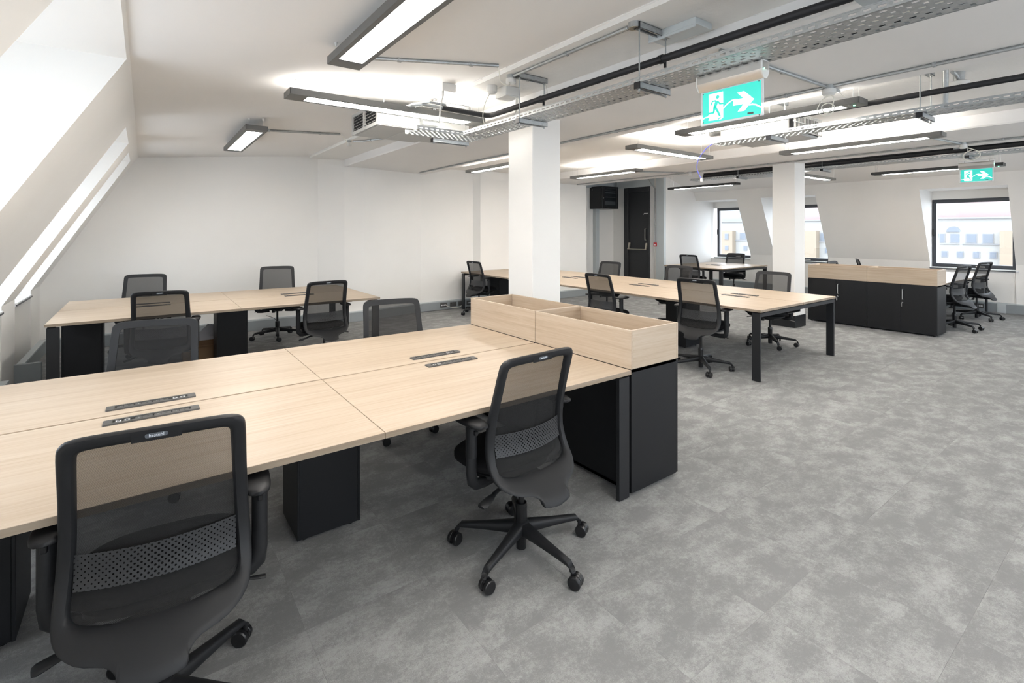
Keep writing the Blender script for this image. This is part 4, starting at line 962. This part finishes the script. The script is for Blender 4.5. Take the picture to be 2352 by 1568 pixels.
# ================================================================== EXIT SIGNS
def exit_sign(label, X, y0, y1, zb, top):
    """faces -x; y1 is the left edge in the picture"""
    Wd = y1 - y0; k_ = Wd / .345
    root = thing('exit_sign', label, 'exit sign', (X, (y0 + y1) / 2, zb), 0)
    hp = .185 * k_
    build('acrylic_blade', MB().box(X - .003, y0, zb, X + .003, y1, zb + hp), M['acryl'], root, smooth=0)
    gp = build('picture_panel', MB().box(X - .006, y0 + .012 * k_, zb + .010 * k_, X - .0035, y1 - .012 * k_, zb + hp - .008 * k_), M['green'], root, smooth=0)
    def C(px, py):
        U = (px - 290) / 1065; V = 1 - (py - (835 - .23 * (px - 290))) / 525
        return (y1 - .012 * k_ - U * (Wd - .024 * k_), zb + .010 * k_ + V * (hp - .018 * k_))
    def poly(P_, x, name, m):
        build(name, MB().prism([C(*p) for p in P_], 0, x - .0008, x + .0003), M[m], gp, smooth=0)
    def stroke(mb, P_, w0, w1, x):
        Q = [Vector(C(*p)) for p in P_]; n = len(Q)
        for i in range(n - 1):
            a_, b_ = Q[i], Q[i + 1]; d = (b_ - a_).normalized(); nn = Vector((-d.y, d.x)); wa = (w0 + (w1 - w0) * i / (n - 1)) * k_ / 2; wb_ = (w0 + (w1 - w0) * (i + 1) / (n - 1)) * k_ / 2
            mb.prism([tuple(a_ + nn * wa), tuple(a_ - nn * wa), tuple(b_ - nn * wb_), tuple(b_ + nn * wb_)], 0, x - .0006, x + .0002)
            mb.prism([tuple(b_ + Vector((cos(t * pi / 4), sin(t * pi / 4))) * wb_) for t in range(8)], 0, x - .0006, x + .0002)
    xs = X - .0062
    poly([(415, 845), (690, 782), (692, 1215), (650, 1250), (590, 1262), (408, 1292), (425, 1245), (400, 1222), (418, 1180)], xs, 'white_doorway', 'signw')
    poly([(948, 800), (1072, 770), (1242, 890), (1075, 1088), (958, 1108), (1062, 978), (876, 1016), (876, 925), (1058, 884)], xs, 'arrow', 'signw')
    for sp_, w_ in (([(692, 1068), (730, 1025), (790, 970), (850, 930), (905, 912), (965, 912)], .006), ([(1160, 990), (1215, 978), (1275, 982), (1350, 1015)], .007), ([(292, 1275), (340, 1245), (410, 1225)], .006)):
        sw = MB(); stroke(sw, sp_, w_, w_, xs); build('swoosh_line', sw, M['signw'], gp, smooth=0)
    xr_ = X - .0072; ru = MB()
    ru.prism([(C(588, 880)[0] + .0098 * k_ * cos(t * pi / 9), C(588, 880)[1] + .0098 * k_ * sin(t * pi / 9)) for t in range(18)], 0, xr_ - .0006, xr_ + .0002)
    stroke(ru, [(575, 950), (535, 1050)], .019, .017, xr_); stroke(ru, [(555, 945), (490, 955), (455, 1030)], .009, .006, xr_)
    stroke(ru, [(585, 945), (630, 992), (690, 986)], .009, .007, xr_); stroke(ru, [(528, 1050), (512, 1145), (425, 1168), (385, 1192)], .013, .008, xr_)
    stroke(ru, [(545, 1060), (590, 1120), (628, 1190)], .013, .010, xr_); stroke(ru, [(600, 1255), (640, 1215)], .006, .005, xr_)
    build('running_figure', ru, M['green'], gp, smooth=0)
    build('maker_mark', MB().prism([C(1130, 1115), C(1232, 1095), C(1232, 1125), C(1130, 1145)], 0, xs - .0005, xs + .0002), M['module'], gp, smooth=0)
    rv = MB()
    for p in ((302, 845), (1325, 605), (302, 1332), (1330, 1140)): rv.cyl((X - .0075, *C(*p)), (X - .005, *C(*p)), .0035 * k_, 8)
    build('rivet', rv, M['module'], gp)
    zt = zb + hp; h = .085 * k_
    prof = [(X - .020 * k_, zt + h), (X - .034 * k_, zt + h * .9), (X - .036 * k_, zt + h * .45), (X - .026 * k_, zt + h * .18), (X - .012 * k_, zt - .002), (X + .012 * k_, zt - .002), (X + .026 * k_, zt + h * .18), (X + .036 * k_, zt + h * .45), (X + .034 * k_, zt + h * .9), (X + .020 * k_, zt + h)]
    build('housing', MB().prism(prof, 1, y0 - .002, y1 + .002), M['alu'], root, smooth=25)
    for y in (y0 - .008, y1 + .002):
        big = [(X + (p[0] - X) * 1.08, p[1] + (.003 if i in (0, 1, 8, 9) else -.001)) for i, p in enumerate(prof)]
        build('end_cap', MB().prism(big, 1, y, y + .006), M['whitep'], root, smooth=25)
    build('indicator', MB().cyl((X - .014 * k_, y0 - .009, zt + h * .5), (X - .014 * k_, y0 - .0115, zt + h * .5), .004, 10), M['led'], root)
    build('mounting_rail', MB().box(X - .03 * k_, y0 - .01, top - .045, X + .03 * k_, y1 + .01, top - .0035), M['alu'], root, bevel=.002)
    for y in (y0 + .04 * k_, y1 - .05 * k_):
        ch = MB(); n = 4; z0_, z1_ = zt + h, top - .045
        for i in range(n):
            zc_ = z0_ + (z1_ - z0_) * (i + .5) / n; rr = (z1_ - z0_) / n * .62
            pts = [((X + rr * .45 * cos(t * pi / 4), y, zc_ + rr * sin(t * pi / 4)) if i % 2 else (X, y + rr * .45 * cos(t * pi / 4), zc_ + rr * sin(t * pi / 4))) for t in range(9)]
            ch.tube(pts, .0013, 5, cap=False)
        build('chain', ch, M['galv'], root)
    build('flex', MB().tube([(X, y0 + .05, top - .045), (X + .01, y0 - .005, top - .065), (X + .01, y0 + .01, top - .09), (X, y0 + .06, zt + h + .001)], .003, 6), M['ivory'], root)
    return root
exit_sign('large lit green exit sign with right arrow, hanging from the nearest tray', 2.46, 1.235, 1.578, 2.10, 2.37)
exit_sign('small lit green exit sign in the distance over the right-hand window', 9.02, 1.50, 1.84, 2.185, 2.52)

# ================================================================== WALL THINGS, SOCKETS, BOX
cb = thing('comms_cabinet', 'black wall-mounted comms cabinet with glass door, up beside the dark door', 'cabinet', (10.1, 9.45, 2.1))
build('case', MB().box(9.80, 9.24, 2.12, 10.43, 9.678, 2.72), M['gloss'], cb, bevel=.012, seg=2)
df = build('door_frame', MB().box(9.80, 9.21, 2.12, 9.90, 9.24, 2.72).box(10.36, 9.21, 2.12, 10.43, 9.24, 2.72).box(9.90, 9.21, 2.12, 10.36, 9.24, 2.17).box(9.90, 9.21, 2.67, 10.36, 9.24, 2.72), M['gloss'], cb, bevel=.006)
build('glass_panel', MB().box(9.90, 9.222, 2.17, 10.36, 9.228, 2.67), M['smoke'], df, smooth=0)
for z_, h_, m_ in ((2.60, .012, 'alu'), (2.53, .035, 'steel'), (2.42, .02, 'alu'), (2.22, .10, 'steel')): build('glass_glint', MB().box(9.91, 9.231, z_, 10.34, 9.239, z_ + h_), M[m_], cb, smooth=0)  # pale strips behind the glass, standing in for its bright reflections
build('lock', MB().cyl((9.85, 9.205, 2.40), (9.85, 9.21, 2.40), .016), M['chrome'], df)
for i in range(4): build('vent_slot', MB().box(9.872 + (i % 2) * .012, 9.2085, 2.37 + (i // 2) * .05, 9.878 + (i % 2) * .012, 9.21, 2.39 + (i // 2) * .05), M['dark'], df, smooth=0)
build('bolt', MB().cyl((9.798, 9.58, 2.64), (9.80, 9.58, 2.64), .012), M['chrome'], cb)
cp = thing('fire_call_point', 'small red fire alarm call point beside the dark door', 'call point', (10.6, 8.17, 1.2))
build('case', MB().box(10.645, 8.11, 1.12, 10.69, 8.21, 1.22), M['red'], cp, bevel=.006)
build('front_glass', MB().box(10.640, 8.140, 1.145, 10.646, 8.180, 1.185), M['port'], cp, bevel=.002)
conduit('pair of thin steel conduits dropping to the red call point', [(10.62, 8.35, 2.88), (10.66, 8.28, 2.74), (10.665, 8.18, 2.62), (10.665, 8.18, 1.22)], r=.010, clips=[(10.67, 8.18, 2.3), (10.67, 8.18, 1.66)])
def sock(label, x, y, z, ax, w=.14, kind='power', group='trunking sockets'):
    """small plate on the trunking; ax 1: faces -y, ax 0: faces -x"""
    root = thing('wall_socket', label, 'socket', (x, y, z), 0, group)
    def bx(mb, u0, u1, z0, z1, d0, d1): return mb.box(x + u0, y - d1, z + z0, x + u1, y - d0, z + z1) if ax == 1 else mb.box(x - d1, y + u0, z + z0, x - d0, y + u1, z + z1)
    build('plate', bx(MB(), -w / 2, w / 2, -.042, .042, 0, .008), M['module'], root, bevel=.002)
    h = MB()
    if kind == 'power':
        for c in (-.035, .035):
            bx(h, c - .003, c + .003, .010, .024, .008, .0086); bx(h, c - .016, c - .008, -.014, -.008, .008, .0086); bx(h, c + .008, c + .016, -.014, -.008, .008, .0086)
        build('pin_hole', h, M['dark'], root, smooth=0)
    else:
        for i in range(4): bx(h, -.052 + i * .028, -.030 + i * .028, -.012, .012, .008, .010)
        build('port', h, M['port'], root, smooth=0)
    return root
sock('dark data outlet with white ports on the trunking, left of the table leg', 4.66, 8.525, .09, 1, kind='data')
sock('dark double socket in the trunking, just right of the data outlet', 4.87, 8.525, .09, 1)
sock('dark double socket in the trunking, behind the leg of the long desk', 5.06, 8.525, .09, 1)
sock('dark data outlet in the trunking behind the chair left of the column', 5.25, 8.525, .09, 1, kind='data')
sock('data outlet with white ports in the trunking under the right window', 12.795, 2.33, .10, 0, kind='data')
cable('grey lead plugged into the data outlet on the back trunking', [(4.69, 8.51, .09), (4.72, 8.44, .07), (4.82, 8.40, .045), (4.95, 8.42, .04), (5.06, 8.50, .06)], r=.005)
bx_ = thing('cardboard_box', 'open brown cardboard box on the floor under the back left desk', 'box', (.56, 7.0, 0))
mb = MB().box(.36, 6.86, .004, .78, 6.868, .24).box(.36, 7.14, .004, .78, 7.148, .24).box(.36, 6.868, .004, .368, 7.14, .24).box(.772, 6.868, .004, .78, 7.14, .24).box(.368, 6.868, .004, .772, 7.14, .012)
build('carton', mb, M['card'], bx_, smooth=0)
for s, y in ((-1, 6.86), (1, 7.148)): build('flap', MB().prism([(y, .236), (y + s * .004, .240), (y + s * .10, .195), (y + s * .10, .190)], 0, .362, .778), M['card'], bx_, smooth=0)
build('flap', MB().prism([(.36, .238), (.362, .243), (.30, .34), (.296, .338)], 1, 6.87, 7.14), M['card'], bx_, smooth=0)
bgm = MB(); rnd = random.Random(4)
bump_ = [[rnd.uniform(-.03, .03) for _ in range(15)] for _ in range(9)]
def bagf(u, v):
    i, j = int(u * 14) % 14, int(v * 8); b_ = bump_[min(j, 8)][i]; a_ = 2 * pi * u; r_ = (.11 + b_) * sin(pi * (.15 + .80 * v)) + .012
    return (.60 + r_ * cos(a_) * 1.1 + v * .05, 7.0 + r_ * sin(a_), .06 + .34 * v + b_ * .3)
bgm.grid(bagf, 14, 8, close_u=True)
tag(build('plastic_bag', bgm, M['bag'], smooth=50), 'crumpled white plastic bag sticking out of the cardboard box', 'bag')
cable('thin black lead trailing on the carpet by the left trunking', [(-.95, 6.3, .06), (-.88, 6.28, .012), (-.74, 6.42, .008), (-.60, 6.40, .008), (-.52, 6.25, .008), (-.50, 6.05, .008)], r=.005, m='gloss')
cable('short black lead hanging under the back left desk', [(1.08, 5.98, .60), (1.16, 5.97, .56), (1.19, 5.96, .50), (1.17, 5.95, .44), (1.10, 5.94, .46), (1.06, 5.93, .42)], r=.003, m='gloss')
sb = build('surface_box', MB().box(-.86, 6.0, .004, -.72, 6.16, .05), M['galv'], bevel=.004); tag(sb, 'flat metal floor box lying beside the left trunking', 'floor box')

# ================================================================== OUTSIDE
def outm(n, c): return mat(n, c, .8, spec=.1)
OW = outm('pale_render', (.255, .25, .235)); OO = outm('orange_brick', (.225, .185, .14)); OP = outm('pink_roof', (.26, .195, .19)); OG = outm('pale_window', (.135, .15, .17)); OC = outm('pale_cladding', (.20, .20, .206)); OB = outm('blue_glass', (.22, .24, .26))
bd = thing('office_building', 'long pale building with rows of small windows, seen through the right-hand windows', 'building', (90, 35, -20))
build('facade', MB().box(90, 4, -20, 100, 75, 3.3), OW, bd, smooth=0)
build('roof_storey', MB().box(92, 4, 3.3, 100, 46, 5.9), OP, bd, smooth=0, label='pink tiled roof storey')
build('glazed_storey', MB().box(92, 46, 3.3, 100, 75, 7.5), OB, bd, smooth=0, label='pale blue glazed upper storey')
build('parapet', MB().box(89.6, 4, 3.15, 90, 75, 3.35), OC, bd, smooth=0)
build('string_course', MB().box(89.8, 4, -.35, 90, 75, -.2), OC, bd, smooth=0)
for (a_, b_) in ((7, 14.2), (36, 41), (50.5, 54.5)): build('brick_bay', MB().box(88.8, a_, -20, 90, b_, 1.5), OO, bd, smooth=0, label='orange brick bay')
winm = bpy.data.meshes.new('w')
def owin(y, z, w_, h_, x=90):
    f = build('window', MB().box(x - .10, y - w_ / 2 - .08, z - .08, x - .02, y + w_ / 2 + .08, z + h_ + .08), OC, bd, smooth=0)
    build('pane', MB().box(x - .13, y - w_ / 2, z, x - .10, y + w_ / 2, z + h_), OG, f, smooth=0)
for y in [15 + 1.65 * i for i in range(13)] + [42.0 + 1.65 * i for i in range(5)] + [55.6, 57.2]:
    owin(y, -2.1, .55, .75); owin(y + .5, -.1, .95, 1.15)
for y in (51.6, 53.2): owin(y, -2.1, .55, .75, 88.8); owin(y, -.1, .6, 1.0, 88.8)
aw = [(19.0 + .75 * cos(R(t)), 1.35 + .75 * sin(R(t))) for t in range(0, 181, 20)]
build('arched_window', MB().prism(aw, 0, 89.8, 89.98), OG, bd, smooth=0)
gnd = build('street', MB().box(14, -60, -20.3, 160, 120, -20), OC, smooth=0); gnd['kind'] = 'structure'
